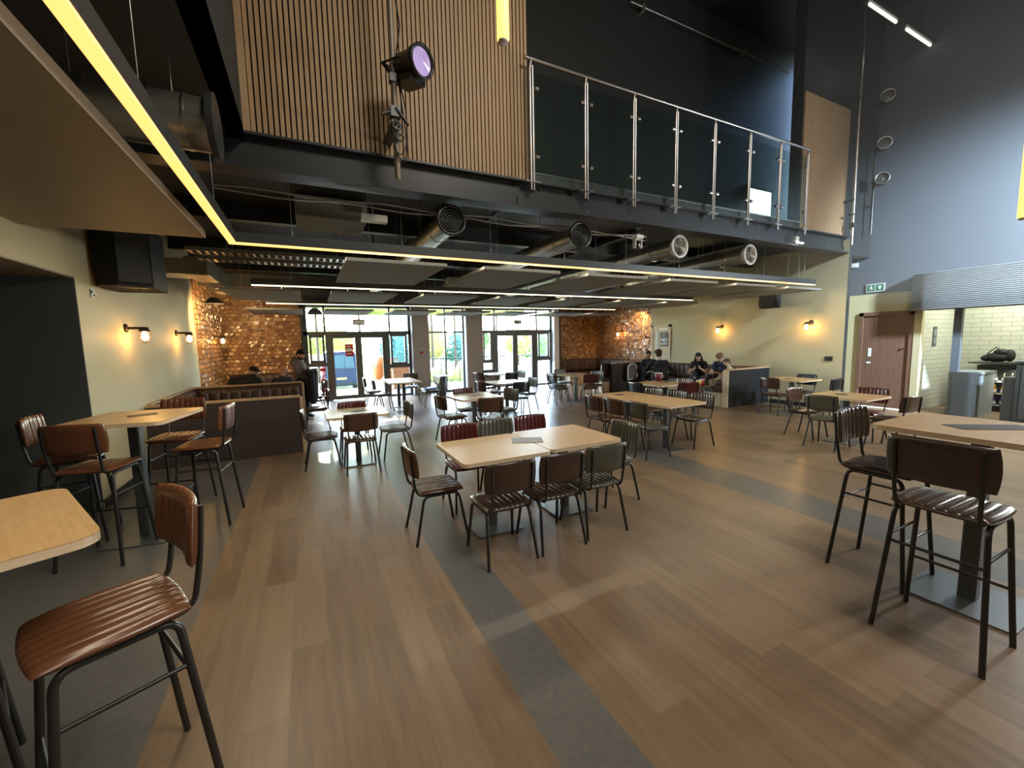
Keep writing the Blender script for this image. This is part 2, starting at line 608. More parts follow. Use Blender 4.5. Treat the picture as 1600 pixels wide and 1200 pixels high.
tile_wall('wall_tiled_left', (-2.1, 13.7, 0), (0, -1, 0), (0, 0, 1), (1, 0, 0), 2.9, 3.4, 0.125, 0.105, 1)
tile_wall('wall_tiled_far_left', (-2.1, 13.7, 0), (1, 0, 0), (0, 0, 1), (0, -1, 0), 1.95, 3.4, 0.125, 0.105, 2)
tile_wall('wall_tiled_far_right', (8.92, 13.7, 0), (1, 0, 0), (0, 0, 1), (0, -1, 0), 1.83, 3.4, 0.125, 0.105, 3)
tile_wall('wall_tiled_right', (10.75, 13.7, 0), (0, -1, 0), (0, 0, 1), (-1, 0, 0), 3.15, 3.4, 0.125, 0.105, 4)
struct(MB().b(-2.3, -2.1, 10.8, 14.1, 0, 3.75).b(-2.1, -0.15, 13.7, 14.0, 0, 3.75).b(8.9, 10.95, 13.71, 14.0, 0, 3.75).b(10.76, 10.95, 10.55, 14.0, 0, 3.75)
       .b(-0.2, 8.95, 13.6, 14.0, 2.92, 3.75).build('wall_far', M['darkgrey']))
# piers between the glazing
struct(MB().b(3.1, 3.66, 13.55, 14.05, 0, 2.93).build('wall_pier_left', M['pier']))
struct(MB().b(4.98, 5.6, 13.55, 14.05, 0, 2.93).build('wall_pier_right', M['pier']))
struct(MB().b(8.62, 8.84, 13.6, 14.0, 0, 2.93).build('trim_1', M['whiterev']))
struct(MB().b(8.84, 8.92, 13.6, 14.0, 0, 2.93).b(-0.16, -0.1, 13.6, 14.0, 0, 2.93).build('trim_2', M['blackmetal']))
# right wall (cream), then the recessed dark blue wall with the timber door and the bar opening
struct(MB().b(10.6, 10.72, 4.86, 10.55, 0, 3.75).build('wall_right', M['cream']))
struct(MB().b(10.605, 10.72, 4.85, 4.86, 0, 3.75).build('wall_end_shade', M['darkgrey']))  # dark sheet giving the cream wall's end face its shade
struct(MB().b(10.585, 10.6, 4.86, 6.4, 0, 0.1).build('baseboard_right', M['darkgrey']))
struct(MB().b(11.8, 12.0, -4, 6.3, 2.62, 8.7).build('wall_stage_right', M['navy']))
struct(MB().b(11.8, 12.0, 4.05, 6.3, 2.2, 2.62).b(11.8, 12.0, 5.1, 6.3, 0, 2.2).b(11.8, 12.0, 4.02, 4.1, 0, 2.2).b(11.8, 12.0, -4, 4.05, 2.3, 2.62)
       .b(11.8, 12.0, -4, 0.6, 0, 2.3).build('wall_door_right', M['cream']))
struct(MB().b(10.72, 11.8, 6.2, 6.3, 0, 3.75).build('wall_alcove', M['cream']))
# bar interior
struct(MB().b(13.6, 13.75, -0.4, 4.2, 0, 3.2).build('wall_bar_back', M['tilewhite']))
struct(MB().b(12.0, 13.6, 4.04, 4.2, 0, 3.2).build('wall_bar_side', M['tilewhite_x']))
struct(MB().b(12.0, 13.75, -0.4, 4.2, 3.05, 3.2).b(12.0, 13.75, -0.5, -0.4, 0, 3.2).build('ceiling_bar', M['cream']))
# ceilings, hall and mezzanine
struct(MB().b(-2.25, 10.9, 5.2, 14.1, 3.75, 3.85).b(-2.25, -0.42, -4, 5.2, 3.75, 3.85).build('ceiling', M['black']))
struct(MB().b(-4.2, 12.0, -4.1, 7, 8.65, 8.8).build('ceiling_hall', M['beam']))
struct(MB().b(-4.2, 12.0, -4.2, -4, 0, 8.8).build('wall_back', M['darkgrey']))
struct(MB().b(-0.56, -0.42, -4, 5.0, 3.75, 8.7).build('wall_hall_left', M['black']))
struct(MB().b(-0.42, 2.8, 4.99, 5.2, 3.80, 8.7).b(2.68, 2.8, 5.0, 6.6, 3.8, 8.7).build('wall_hall_front', M['slatback']))
struct(MB().b(8.9, 11.8, 4.99, 5.2, 3.8, 8.7).b(10.72, 11.8, 4.99, 5.2, 3.46, 3.8).build('wall_hall_right', M['beam']))
struct(MB().b(2.7, 12.0, 6.6, 6.75, 3.8, 8.7).build('wall_mezzanine', M['darkgrey']))
struct(MB().b(2.8, 11.8, 5.15, 6.6, 3.72, 3.80).build('floor_mezzanine', M['darkgrey']))


def slats(name, x0, x1, z0, z1, pitch, wd):
    m = MB()
    n = int((x1 - x0) / pitch)
    for i in range(n):
        x = x0 + (i + 0.5) * pitch
        m.b(x - wd / 2, x + wd / 2, 4.962, 4.99, z0, z1)
    return struct(m.build(name, M['slat']))


slats('wall_slats_left', -0.36, 2.8, 3.80, 8.6, 0.0515, 0.037)
slats('wall_slats_right', 8.92, 10.6, 3.80, 6.4, 0.0515, 0.037)
struct(MB().b(-0.42, -0.36, 4.93, 4.99, 3.8, 8.6).build('trim_3', M['slat']))
# steel edge beam with flanges and bolts
bm_ = MB().b(-2.1, 10.6, 4.97, 5.0, 3.48, 3.79).b(-2.1, 10.6, 4.86, 5.12, 3.455, 3.48).b(-2.1, 10.6, 4.88, 5.12, 3.785, 3.81)
bm_.b(2.6, 10.6, 4.955, 4.97, 3.50, 3.62)
struct(bm_.build('trim_4', M['beam']))
bb = MB()
for i in range(10):
    x = 2.95 + i * 0.78
    bb.ball((x, 4.955, 3.74), 0.012, 8, 5).ball((x, 4.955, 3.55), 0.012, 8, 5)
struct(bb.build('trim_5', M['steel']))
# secondary beams in the black ceiling void
sb = MB()
for y in (7.0, 9.4, 11.4):
    sb.b(-2.1, 10.6, y, y + 0.15, 3.5, 3.75)
for x in (1.9, 5.4, 8.2):
    sb.b(x, x + 0.12, 5.2, 13.6, 3.6, 3.75)
struct(sb.build('trim_6', M['beam']))
# soffit above the left tables
struct(MB().b(-2.1, -0.82, -4, 5.02, 2.79, 2.86).build('ceiling_soffit_left', M['soffit']))

# ------------------------------------------------------------------ glazing in the far wall


def glazing(name, x0, x1, bars_v, bars_h, panes):
    """bars: (x0,x1,z0,z1); returns the frame, with one glass child"""
    m = MB()
    for a, b_, c, d in bars_v + bars_h:
        m.b(a, b_, GY - 0.04, GY + 0.04, c, d)
    f = struct(m.build(name, M['frame']))
    g = MB()
    for a, b_, c, d in panes:
        g.add([(a, GY, c), (b_, GY, c), (b_, GY, d), (a, GY, d)], [(0, 1, 2, 3)])
    struct(g.build('pane', M['glass'], f))
    return f


T0, T1, TOP = 2.03, 2.14, 2.92
wf = glazing('window_1', -0.1, 3.1,
             [(-0.1, 0.02, 0, TOP), (0.47, 0.53, T1, TOP), (2.40, 2.46, T1, TOP), (3.02, 3.1, 0, TOP), (0.5, 0.62, 0, T0), (2.28, 2.40, 0, T0)],
             [(-0.1, 3.1, T0, T1), (-0.1, 3.1, TOP - 0.05, TOP), (0.02, 0.5, 1.07, 1.19), (2.4, 3.02, 0.94, 1.07), (0.02, 0.5, 0, 0.06), (2.4, 3.02, 0, 0.06),
              (0.05, 0.11, 1.19, T0), (0.41, 0.47, 1.19, T0), (0.05, 0.47, 1.19, 1.27), (0.05, 0.47, T0 - 0.07, T0),
              (2.44, 2.5, 1.07, T0), (2.9, 2.96, 1.07, T0), (2.44, 2.96, 1.07, 1.12), (2.44, 2.96, T0 - 0.06, T0)],
             [(-0.1, 3.1, T1, TOP), (0.02, 0.5, 0.06, 1.07), (0.05, 0.47, 1.19, T0), (2.4, 3.02, 0.06, 0.94), (2.44, 2.96, 1.07, T0)])
glazing('window_2', 3.66, 4.98, [(3.66, 3.70, 0, TOP), (4.27, 4.32, 0, TOP), (4.93, 4.98, 0, TOP)],
        [(3.66, 4.98, 2.06, 2.11), (3.66, 4.98, 0, 0.07), (3.66, 4.98, TOP - 0.05, TOP)], [(3.7, 4.93, 0.07, TOP)])
glazing('window_3', 5.6, 8.62,
        [(5.6, 5.68, 0, TOP), (6.14, 6.2, T1, TOP), (7.93, 7.99, T1, TOP), (8.54, 8.62, 0, TOP), (6.06, 6.2, 0, T0), (7.84, 7.98, 0, T0)],
        [(5.6, 8.62, T0, T1), (5.6, 8.62, TOP - 0.05, TOP), (5.68, 6.1, 0.95, 1.07), (7.98, 8.54, 0.95, 1.07), (5.68, 6.1, 0, 0.06), (7.98, 8.54, 0, 0.06),
         (5.72, 5.77, 1.07, T0), (6.0, 6.06, 1.07, T0), (8.03, 8.08, 1.07, T0), (8.44, 8.5, 1.07, T0), (8.03, 8.5, T0 - 0.06, T0), (8.03, 8.5, 1.07, 1.13)],
        [(5.6, 8.62, T1, TOP), (5.68, 6.1, 0.06, 0.95), (5.72, 6.06, 1.07, T0), (7.98, 8.54, 0.06, 0.95), (8.03, 8.5, 1.07, T0)])


def door_leaf(name, x0, x1):
    m = MB().b(x0, x0 + 0.1, GY - 0.03, GY + 0.03, 0.02, T0).b(x1 - 0.1, x1, GY - 0.03, GY + 0.03, 0.02, T0)
    m.b(x0 + 0.1, x1 - 0.1, GY - 0.03, GY + 0.03, 0.02, 0.14).b(x0 + 0.1, x1 - 0.1, GY - 0.03, GY + 0.03, T0 - 0.1, T0)
    f = struct(m.build(name, M['frame']))
    struct(MB().add([(x0 + 0.1, GY, 0.14), (x1 - 0.1, GY, 0.14), (x1 - 0.1, GY, T0 - 0.1), (x0 + 0.1, GY, T0 - 0.1)], [(0, 1, 2, 3)]).build('pane', M['glass'], f))
    d = MB()
    for i in range(5):
        x = x0 + 0.17 + i * (x1 - x0 - 0.34) / 4
        d.prism([(x + 0.022 * math.cos(a * PI / 6), 1.0 + 0.022 * math.sin(a * PI / 6)) for a in range(12)], 0, 0.002,
                Matrix(((1, 0, 0, 0), (0, 0, -1, GY - 0.004), (0, 1, 0, 0), (0, 0, 0, 1))))
    struct(d.build('safety_dots', M['white'], f))
    return f


door_leaf('door_1', 0.62, 1.45)
door_leaf('door_2', 1.45, 2.28)
door_leaf('door_3', 6.2, 7.02)
door_leaf('door_4', 7.02, 7.84)

# red poster on the left glazed door
t = thing('door_poster', 'small red notice stuck high on the left glazed door', 'poster', (1.17, GY - 0.02, 1.55))
MB().b(-0.12, 0.12, -0.004, 0, -0.19, 0.19).build('sheet', M['red'], t)
MB().b(-0.09, 0.09, -0.007, -0.004, -0.03, 0.05).b(-0.09, 0.05, -0.007, -0.004, 0.1, 0.13).b(-0.09, 0.07, -0.007, -0.004, -0.12, -0.1).build('pale_block', M['white'], t)

# ------------------------------------------------------------------ timber doors on the right
# pale oak staff door in the cream wall
dr = struct(MB().b(10.565, 10.6, 9.66, 9.74, 0, 2.15).b(10.565, 10.6, 10.42, 10.5, 0, 2.15).b(10.565, 10.6, 9.66, 10.5, 2.08, 2.15).build('door_5', M['palewood']))
struct(MB().b(10.58, 10.6, 9.74, 10.42, 0.01, 2.08).build('door_leaf', M['palewood'], dr))
struct(MB().b(10.572, 10.582, 10.2, 10.28, 0.75, 1.92).build('vision_pane', M['whiterev'], dr))
struct(MB().tube([(10.565, 10.36, 0.92), (10.54, 10.36, 0.92), (10.54, 10.36, 1.22), (10.565, 10.36, 1.22)], 0.01, 8).build('pull_handle', M['steel'], dr))
struct(MB().b(10.54, 10.585, 9.76, 9.84, 1.98, 2.04).b(10.55, 10.585, 9.84, 10.12, 1.99, 2.03).build('door_closer', M['white'], dr))


def text_mesh(body, size, name, m, parent, Mx, bold=0.0, align='CENTER'):
    cu = bpy.data.curves.new('lettering', 'FONT')
    cu.body = body
    cu.size = size
    cu.align_x = align
    cu.align_y = 'CENTER'
    cu.extrude = 0.001
    cu.offset = bold
    tmp = bpy.data.objects.new('lettering', cu)
    COL.objects.link(tmp)
    dg = bpy.context.evaluated_depsgraph_get()
    me = bpy.data.meshes.new_from_object(tmp.evaluated_get(dg))
    bpy.data.objects.remove(tmp)
    bpy.data.curves.remove(cu)
    me.materials.clear()
    me.materials.append(m)
    me.name = name
    me.transform(Mx)
    o = bpy.data.objects.new(name, me)
    COL.objects.link(o)
    o.parent = parent
    return o


FACE_NX = Matrix(((0, 0, -1, 0), (-1, 0, 0, 0), (0, 1, 0, 0), (0, 0, 0, 1)))     # text facing -X
FACE_NY = Matrix(((1, 0, 0, 0), (0, 0, -1, 0), (0, 1, 0, 0), (0, 0, 0, 1)))      # text facing -Y
t = thing('door_sign', 'dark NO ENTRY sign on the pale oak door', 'sign', (10.575, 9.93, 1.68))
MB().b(-0.006, 0, -0.16, 0.16, -0.24, 0.24).build('board', M['darkgrey'], t)
text_mesh('NO', 0.17, 'lettering', M['white'], t, Matrix.Translation((-0.008, 0, -0.03)) @ FACE_NX, 0.004)
text_mesh('ENTRY', 0.085, 'lettering', M['white'], t, Matrix.Translation((-0.008, 0, -0.16)) @ FACE_NX, 0.003)
ring = MB()
ring.tube([(-0.008, 0.06 * math.cos(k * PI / 10), 0.14 + 0.06 * math.sin(k * PI / 10)) for k in range(21)], 0.006, 6)
ring.tube([(-0.008, -0.03, 0.17), (-0.008, 0.03, 0.11)], 0.006, 6).tube([(-0.008, 0, 0.19), (-0.008, 0, 0.09)], 0.006, 6)
ring.build('emblem', M['galv'], t)

# brown double door beside the bar
dr = struct(MB().b(11.76, 11.8, 4.1, 4.18, 0, 2.2).b(11.76, 11.8, 5.02, 5.1, 0, 2.2).b(11.76, 11.8, 4.1, 5.1, 2.12, 2.2).build('door_6', M['doorwood']))
struct(MB().b(11.79, 11.83, 4.78, 5.02, 0.01, 2.12).build('narrow_leaf', M['doorwood'], dr))
struct(MB().b(11.79, 11.83, 4.18, 4.775, 0.01, 2.12).build('wide_leaf', M['doorwood'], dr))
struct(MB().b(11.782, 11.79, 4.84, 4.9, 1.18, 1.38).b(11.782, 11.79, 4.84, 4.92, 1.02, 1.06).build('push_plate', M['white'], dr))
struct(MB().tube([(11.79, 4.24, 1.38), (11.75, 4.24, 1.38), (11.75, 4.24, 1.42)], 0.012, 8).build('door_handle', M['steel'], dr))
struct(MB().b(11.75, 11.8, 3.98, 4.1, 0, 2.2).build('trim_7', M['cream']))

# glowing pane and frame standing in for a window reflection in the glass
mw = struct(MB().b(9.6, 9.66, 6.56, 6.6, 4.6, 5.3).b(10.56, 10.62, 6.56, 6.6, 4.6, 5.3).b(9.6, 10.62, 6.56, 6.6, 5.24, 5.3).b(9.6, 10.62, 6.56, 6.6, 4.6, 4.66).build('window_reflection', M['frame']))
struct(MB().b(9.66, 10.56, 6.575, 6.59, 4.66, 5.24).build('pane', mat('reflection_glow', (0.9, 0.95, 0.95), 0.4, emit=(0.85, 0.95, 1.0), estr=3.0), mw))

# ------------------------------------------------------------------ seating prototypes (local +y is where the sitter faces)


def pad(mb, w, d, t, ribs, amp, place, k=0.3):
    us = [-1, -0.985, -0.955] + [-0.92 + 1.84 * i / (ribs * 8) for i in range(ribs * 8 + 1)] + [0.955, 0.985, 1]
    vs_ = [-1, -0.985, -0.95, -0.88, -0.6, -0.3, 0, 0.3, 0.6, 0.88, 0.95, 0.985, 1]
    P, nv = [], len(vs_)
    for u in us:
        for v in vs_:
            x = u * w / 2 * math.sqrt(1 - k * v * v / 2)
            y = v * d / 2 * math.sqrt(1 - k * u * u / 2)
            e = (max(0, 1 - abs(u) ** 12) ** 0.5) * (max(0, 1 - abs(v) ** 12) ** 0.5)
            rb = abs(math.sin(PI * ribs * (u * 1.04 + 1) / 2)) ** 0.42
            P.append(place(x, y, t * 0.45 + e * (t * 0.55 + amp * (rb - 1))))
    nb = len(P)
    for u in us:
        for v in vs_:
            x = u * w / 2 * math.sqrt(1 - k * v * v / 2)
            y = v * d / 2 * math.sqrt(1 - k * u * u / 2)
            e = (max(0, 1 - abs(u) ** 12) ** 0.5) * (max(0, 1 - abs(v) ** 12) ** 0.5)
            P.append(place(x, y, t * 0.45 - e * t * 0.45))
    F = []
    nu = len(us)
    for i in range(nu - 1):
        for j in range(nv - 1):
            a, b_, c, d_ = i * nv + j, (i + 1) * nv + j, (i + 1) * nv + j + 1, i * nv + j + 1
            F.append((a, b_, c, d_))
            F.append((nb + d_, nb + c, nb + b_, nb + a))
    mb.add(P, F, True)
    return mb


def make_seat_unit(kind, color, zs, stool):
    """chair or stool; zs = top of seat"""
    t = thing('bar_stool' if stool else 'dining_chair', '', 'stool' if stool else 'chair')
    L = LEATHER[color]
    zt = zs - 0.055
    s_w = 0.42
    seat = pad(MB(), s_w, 0.42, 0.045, 8, 0.013, lambda x, y, h: (x, y + 0.005, zs - 0.045 + h - 0.012 * max(0, y / 0.21) ** 3))
    seat.build('seat', L, t)
    bh = 0.245
    zc = zs + (0.245 if stool else 0.235)

    def bp(x, y, h):
        z = zc + y
        return (x, -0.262 - 0.09 * (z - zc) + h + 0.035 * (x / 0.21) ** 2, z)
    pad(MB(), 0.44, bh, 0.042, 8, 0.011, bp, 0.22).build('backrest', L, t)
    fx, fy, by = (0.225, 0.215, -0.225) if stool else (0.212, 0.222, -0.238)
    r = 0.0135 if stool else 0.0128
    top = {}
    for s in (-1, 1):
        for yf, yt in ((fy, 0.155), (by, -0.15)):
            path = fillet([(s * fx, yf, 0), (s * 0.180, yt, zt), (s * 0.180, 0.0, zt)], 0.055)
            MB().tube(path, r, 8).build('leg', M['blackmetal'], t)
        path = fillet([(s * 0.158, 0.1, zt + 0.008), (s * 0.162, -0.205, zt + 0.008), (s * 0.168, -0.236, zc - 0.11), (s * 0.170, -0.254, zc + bh / 2 - 0.03)], 0.06)
        bpst = MB().tube(path, 0.0105, 8)
        bpst.build('back_post', M['blackmetal'], t)
    # cross bars under the seat
    MB().tube([(-0.18, 0.1, zt), (0.18, 0.1, zt)], 0.008, 6).tube([(-0.18, -0.1, zt), (0.18, -0.1, zt)], 0.008, 6).build('seat_frame', M['blackmetal'], t)
    if stool:
        def at(sx, yf, yt, z):
            f = z / zt
            return (sx * (fx + (0.180 - fx) * f), yf + (yt - yf) * f, z)
        for s in (-1, 1):
            MB().tube([at(s, fy, 0.155, 0.565), at(s, by, -0.15, 0.565)], 0.008, 6).build('side_rung', M['blackmetal'], t)
        MB().tube([at(-1, by, -0.15, 0.53), at(1, by, -0.15, 0.53)], 0.009, 6).build('back_rung', M['blackmetal'], t)
        MB().tube([at(-1, fy, 0.155, 0.33), at(1, fy, 0.155, 0.33)], 0.009, 6).build('foot_rung', M['blackmetal'], t)
    return t


PROTO = {}
USED = {}


def place(kind, color, x, y, heading, label, group):
    """heading in degrees: 0 faces the windows (+Y), 90 faces right (+X)"""
    key = (kind, color)
    rz = -math.radians(heading)
    if key not in PROTO:
        PROTO[key] = make_seat_unit(kind, color, 0.80 if kind == 'stool' else 0.465, kind == 'stool')
        o = PROTO[key]
        o.location = (x, y, 0)
        o.rotation_euler = (0, 0, rz)
        o['label'] = label
        o['group'] = group
        return o
    return dup(PROTO[key], (x, y, 0), rz, label, group)


G_C = 'ribbed dining chairs around the low tables'
G_S = 'ribbed bar stools at the high tables'
CH = lambda c, x, y, h, l: place('chair', c, x, y, h, l, G_C)
ST = lambda c, x, y, h, l: place('stool', c, x, y, h, l, G_S)
# centre pair of tables
CH('brown', 0.96, 3.55, 90, 'brown chair alone at the left end of the joined centre tables')
CH('dark brown', 1.32, 2.93, 0, 'dark brown chair, left one of the three on the near side of the centre tables')
CH('dark brown', 1.79, 2.93, 0, 'dark brown chair, middle of the three on the near side of the centre tables')
CH('olive', 2.27, 2.96, 2, 'olive grey chair, right one of the three on the near side of the centre tables')
CH('olive', 2.84, 3.41, -90, 'olive grey chair with shiny ribs at the right end of the centre tables')
CH('burgundy', 1.45, 4.05, 180, 'burgundy chair, left one of the three on the far side of the centre tables')
CH('olive', 1.91, 4.08, 180, 'olive chair between two burgundy chairs on the far side of the centre tables')
CH('burgundy', 2.38, 4.11, 180, 'burgundy chair, right one of the three on the far side of the centre tables')
# table beside the left booth
CH('dark brown', 0.10, 6.38, 90, 'dark chair next to the end of the left booth, left side of a square table')
CH('brown', 0.57, 5.90, 0, 'brown chair seen from behind at the near side of the table by the left booth')
CH('olive', 1.12, 6.36, -92, 'olive chair seen side on at the right of the table by the left booth')
CH('burgundy', 0.57, 6.72, 180, 'burgundy chair half hidden behind the table by the left booth')
CH('brown', 0.08, 9.25, -90, 'brown backed chair just past the left booth, facing the booth')
CH('brown', 0.06, 11.35, -90, 'brown chair close to the fire extinguisher, facing left')
CH('burgundy', 0.14, 12.0, -100, 'red chair nearest the left side pane by the fire extinguisher')
# table in front of the left glazed doors
CH('olive', 1.66, 10.85, 90, 'olive chair on the near left of the window table before the left glazed doors')
CH('olive', 1.55, 11.75, 90, 'olive chair on the far left of the window table before the left glazed doors')
CH('olive', 2.92, 10.9, -90, 'olive chair with blue newspaper on its seat by the grey litter bin')
CH('olive', 3.02, 11.45, -90, 'empty olive chair directly in front of the grey litter bin')
CH('dark brown', 2.72, 12.3, 190, 'dark ribbed chair at the far side of the window table, against the left pier')
# table in front of the middle window
CH('brown', 2.20, 6.82, 82, 'brown chair at the left of the table before the middle window')
CH('brown', 2.66, 6.28, 12, 'brown chair seen from behind at the table before the middle window')
CH('olive', 3.24, 6.95, -105, 'olive ribbed chair at the right of the table before the middle window')
CH('burgundy', 2.70, 7.40, 180, 'burgundy chair at the far side of the table before the middle window')
# second table towards the right glazed doors
CH('brown', 3.74, 8.82, 80, 'brown chair at the left of the table nearer the right glazed doors pair')
CH('black', 4.22, 8.25, 0, 'black backed chair at the near side of the second table from the right pier')
CH('olive', 4.76, 8.85, -95, 'olive ribbed chair at the right of the second table from the right pier')
CH('brown', 4.25, 9.55, 180, 'brown chair at the far side of the second table from the right pier')
# table right before the right glazed doors
CH('brown', 4.70, 11.42, 65, 'brown chair against the right pier at the left of the farthest table')
CH('black', 5.28, 10.90, -4, 'dark chair seen from behind at the farthest table by the right glazed doors')
CH('olive', 5.70, 11.25, -95, 'olive chair at the right of the farthest table by the right glazed doors')
CH('black', 5.20, 11.95, 180, 'dark chair at the far side of the farthest table by the right glazed doors')
# long pair right of centre
CH('brown', 4.29, 5.27, 90, 'brown chair, farthest of three along the left of the long right-hand table')
CH('brown', 4.33, 4.84, 90, 'brown chair, middle of three along the left of the long right-hand table')
CH('olive', 4.40, 4.40, 92, 'olive chair, nearest of three along the left of the long right-hand table')
CH('dark brown', 5.44, 4.49, -90, 'dark ribbed chair, nearest of three along the right of the long right-hand table')
CH('dark brown', 5.43, 4.98, -90, 'dark ribbed chair, middle of three along the right of the long right-hand table')
CH('brown', 5.42, 5.50, -90, 'brown ribbed chair, farthest of three along the right of the long right-hand table')
# table with the maroon cup
CH('black', 6.27, 6.44, 90, 'black chair at the left of the table with the maroon cup')
CH('burgundy', 6.98, 5.95, 35, 'burgundy chair seen from behind at the table with the maroon cup')
CH('brown', 7.30, 6.42, -92, 'brown ribbed chair at the right of the table with the maroon cup')
# table by the brown booth end and tiled corner
CH('olive', 6.02, 9.28, 90, 'olive chair at the near left of the table by the tiled corner')
CH('dark brown', 6.25, 9.72, 90, 'dark chair at the far left of the table by the tiled corner')
CH('burgundy', 6.72, 8.86, 25, 'dark red chair seen from behind at the table by the tiled corner')
CH('olive', 7.20, 9.32, -110, 'olive ribbed chair at the right of the table by the tiled corner')
CH('olive', 6.95, 10.45, 180, 'pale backlit chair at the far side of the table by the tiled corner')
# table in front of the brown double doors
CH('brown', 7.53, 3.92, 180, 'brown ribbed chair at the far left of the table before the brown doors')
CH('olive', 7.06, 3.38, 88, 'grey backed chair at the near left of the table before the brown doors')
CH('burgundy', 8.12, 3.36, -90, 'burgundy chair at the far right of the table before the brown doors')
CH('dark brown', 7.70, 2.86, 8, 'dark brown chair at the near right of the table before the brown doors')
# table by the cream wall
CH('brown', 9.10, 5.40, 90, 'mauve brown chair next to the dark booth end by the cream wall')
CH('black', 9.98, 5.35, -90, 'black chair at the far side of the table along the cream wall')
CH('black', 9.66, 4.72, 0, 'black chair on the near side of the table along the cream wall')
# bar stools
ST('tan', -0.70, 1.88, -117, 'large tan bar stool in the left foreground beside the near high table')
ST('tan', -1.335, 2.15, 63, 'bar stool cut off by the lower left edge of the photo')
ST('tan', -1.60, 4.46, 14, 'tan stool seen from behind on the near side of the left high table')
ST('tan', -1.97, 5.02, 84, 'stool with shiny ribbed back against the dark recess at the left high table')
ST('tan', -1.33, 5.52, 190, 'stool tucked behind the left high table next to the booth')
ST('tan', -0.98, 4.92, -82, 'tan stool at the right of the left high table, its back to the room')
ST('dark brown', 3.64, 1.36, 180, 'dark stool with gleaming ribbed back at the far end of the right high table')
ST('dark brown', 3.12, 0.875, 90, 'dark stool with its smooth back to us, nearest to the right high table')

# ------------------------------------------------------------------ tables


def make_table(w, d, h, rounding=0.05, col=0.075, plate=0.45):
    t = thing('high_table' if h > 1 else 'dining_table', '', 'table')
    MB().prism(rrect(w, d, rounding), h - 0.004, h).build('tabletop', M['oak'], t)
    MB().prism(rrect(w, d, rounding), h - 0.032, h - 0.004).build('edge_band', M['plyedge'], t)
    MB().prism(rrect(col, col, 0.012, 2), 0.012, h - 0.04).build('column', M['gunmetal'], t)
    MB().prism(rrect(plate, plate, 0.04), 0, 0.012).build('base_plate', M['plate'], t)
    MB().b(-0.2, 0.2, -0.03, 0.03, h - 0.046, h - 0.033).b(-0.03, 0.03, -0.2, 0.2, h - 0.046, h - 0.033).build('top_bracket', M['blackmetal'], t)
    return t


G_T = 'oak topped square tables on square steel bases'
tb = make_table(0.82, 0.83, 0.75)
tables = [
    (1.46, 3.42, 0, 'left one of the two joined oak tables in the centre'), (2.29, 3.45, 0, 'right one of the two joined oak tables in the centre'),
    (0.57, 6.29, 0, 'sunlit square table beside the end of the left booth'), (2.17, 10.75, 0, 'near half of the window table before the left glazed doors'),
    (2.17, 11.45, 0, 'far half of the window table before the left glazed doors'), (2.65, 6.90, 3, 'bright square table before the middle window'),
    (4.28, 8.93, 0, 'bleached bright table, second from the right pier'), (5.20, 11.4, 0, 'farthest table, right before the right glazed doors'),
    (4.91, 4.55, 0, 'near half of the long joined table right of centre'), (4.86, 5.38, 0, 'far half of the long joined table right of centre'),
    (6.80, 6.47, 0, 'oak table with the maroon cup by the booth'), (6.72, 9.5, 0, 'oak table near the far right tiled corner'),
    (7.62, 3.40, 0, 'oak table before the brown double doors'), (9.62, 5.35, 0, 'oak table along the cream wall beside the dark booth end')]
for i, (x, y, a, l) in enumerate(tables):
    if i == 0:
        tb.location = (x, y, 0)
        tag(tb, l, None, G_T)
    else:
        dup(tb, (x, y, 0), math.radians(a), l, G_T)
G_H = 'oak topped high bar tables'
ht = make_table(0.80, 0.84, 1.12, 0.07, 0.085, 0.52)
ht.location = (3.72, 0.93, 0)
tag(ht, 'high oak table at the right edge of the photo', None, G_H)
dup(ht, (-1.45, 4.80, 0), math.radians(-10.5), 'high oak table by the cream wall in front of the left booth', G_H)
dup(ht, (-1.20, 1.93, 0), math.radians(-152.7 + 90), 'high oak table cut off by the left edge of the photo', G_H)


def card(name, label, cat, x, y, z, w, d, a, m, group=None):
    o = MB().b(-w / 2, w / 2, -d / 2, d / 2, 0, 0.002).build(name, m)
    o.location = (x, y, z)
    o.rotation_euler = (0, 0, math.radians(a))
    return tag(o, label, cat, group)


card('printed_sheet', 'printed grey sheet lying across the joint of the centre tables', 'paper', 1.87, 3.47, 0.751, 0.30, 0.21, -25, M['paper'])
card('menu_card', 'dark leaflet on the right high table', 'leaflet', 3.78, 0.92, 1.121, 0.42, 0.15, -35, M['darkcard'])
for x, y, z, a, l in ((0.62, 6.35, 0.751, 20, 'menu on the sunlit table by the left booth'), (2.72, 6.98, 0.751, 10, 'menu on the bright table before the middle window'),
                      (7.66, 3.5, 0.751, 40, 'dark menu on the table before the brown doors'), (6.98, 6.5, 0.751, 30, 'dark menu beside the maroon cup'),
                      (4.82, 5.52, 0.751, 10, 'dark menu on the far half of the long right table'), (6.7, 9.55, 0.751, 15, 'dark menu on the table near the tiled corner'),
                      (9.6, 5.4, 0.751, 60, 'dark menu on the table along the cream wall'), (-1.4, 4.85, 1.121, 20, 'brown menu on the left high table')):
    card('menu_card', l, 'menu', x, y, z, 0.21, 0.15, a, M['darkcard'], 'menus lying on the tables')

# ------------------------------------------------------------------ booths


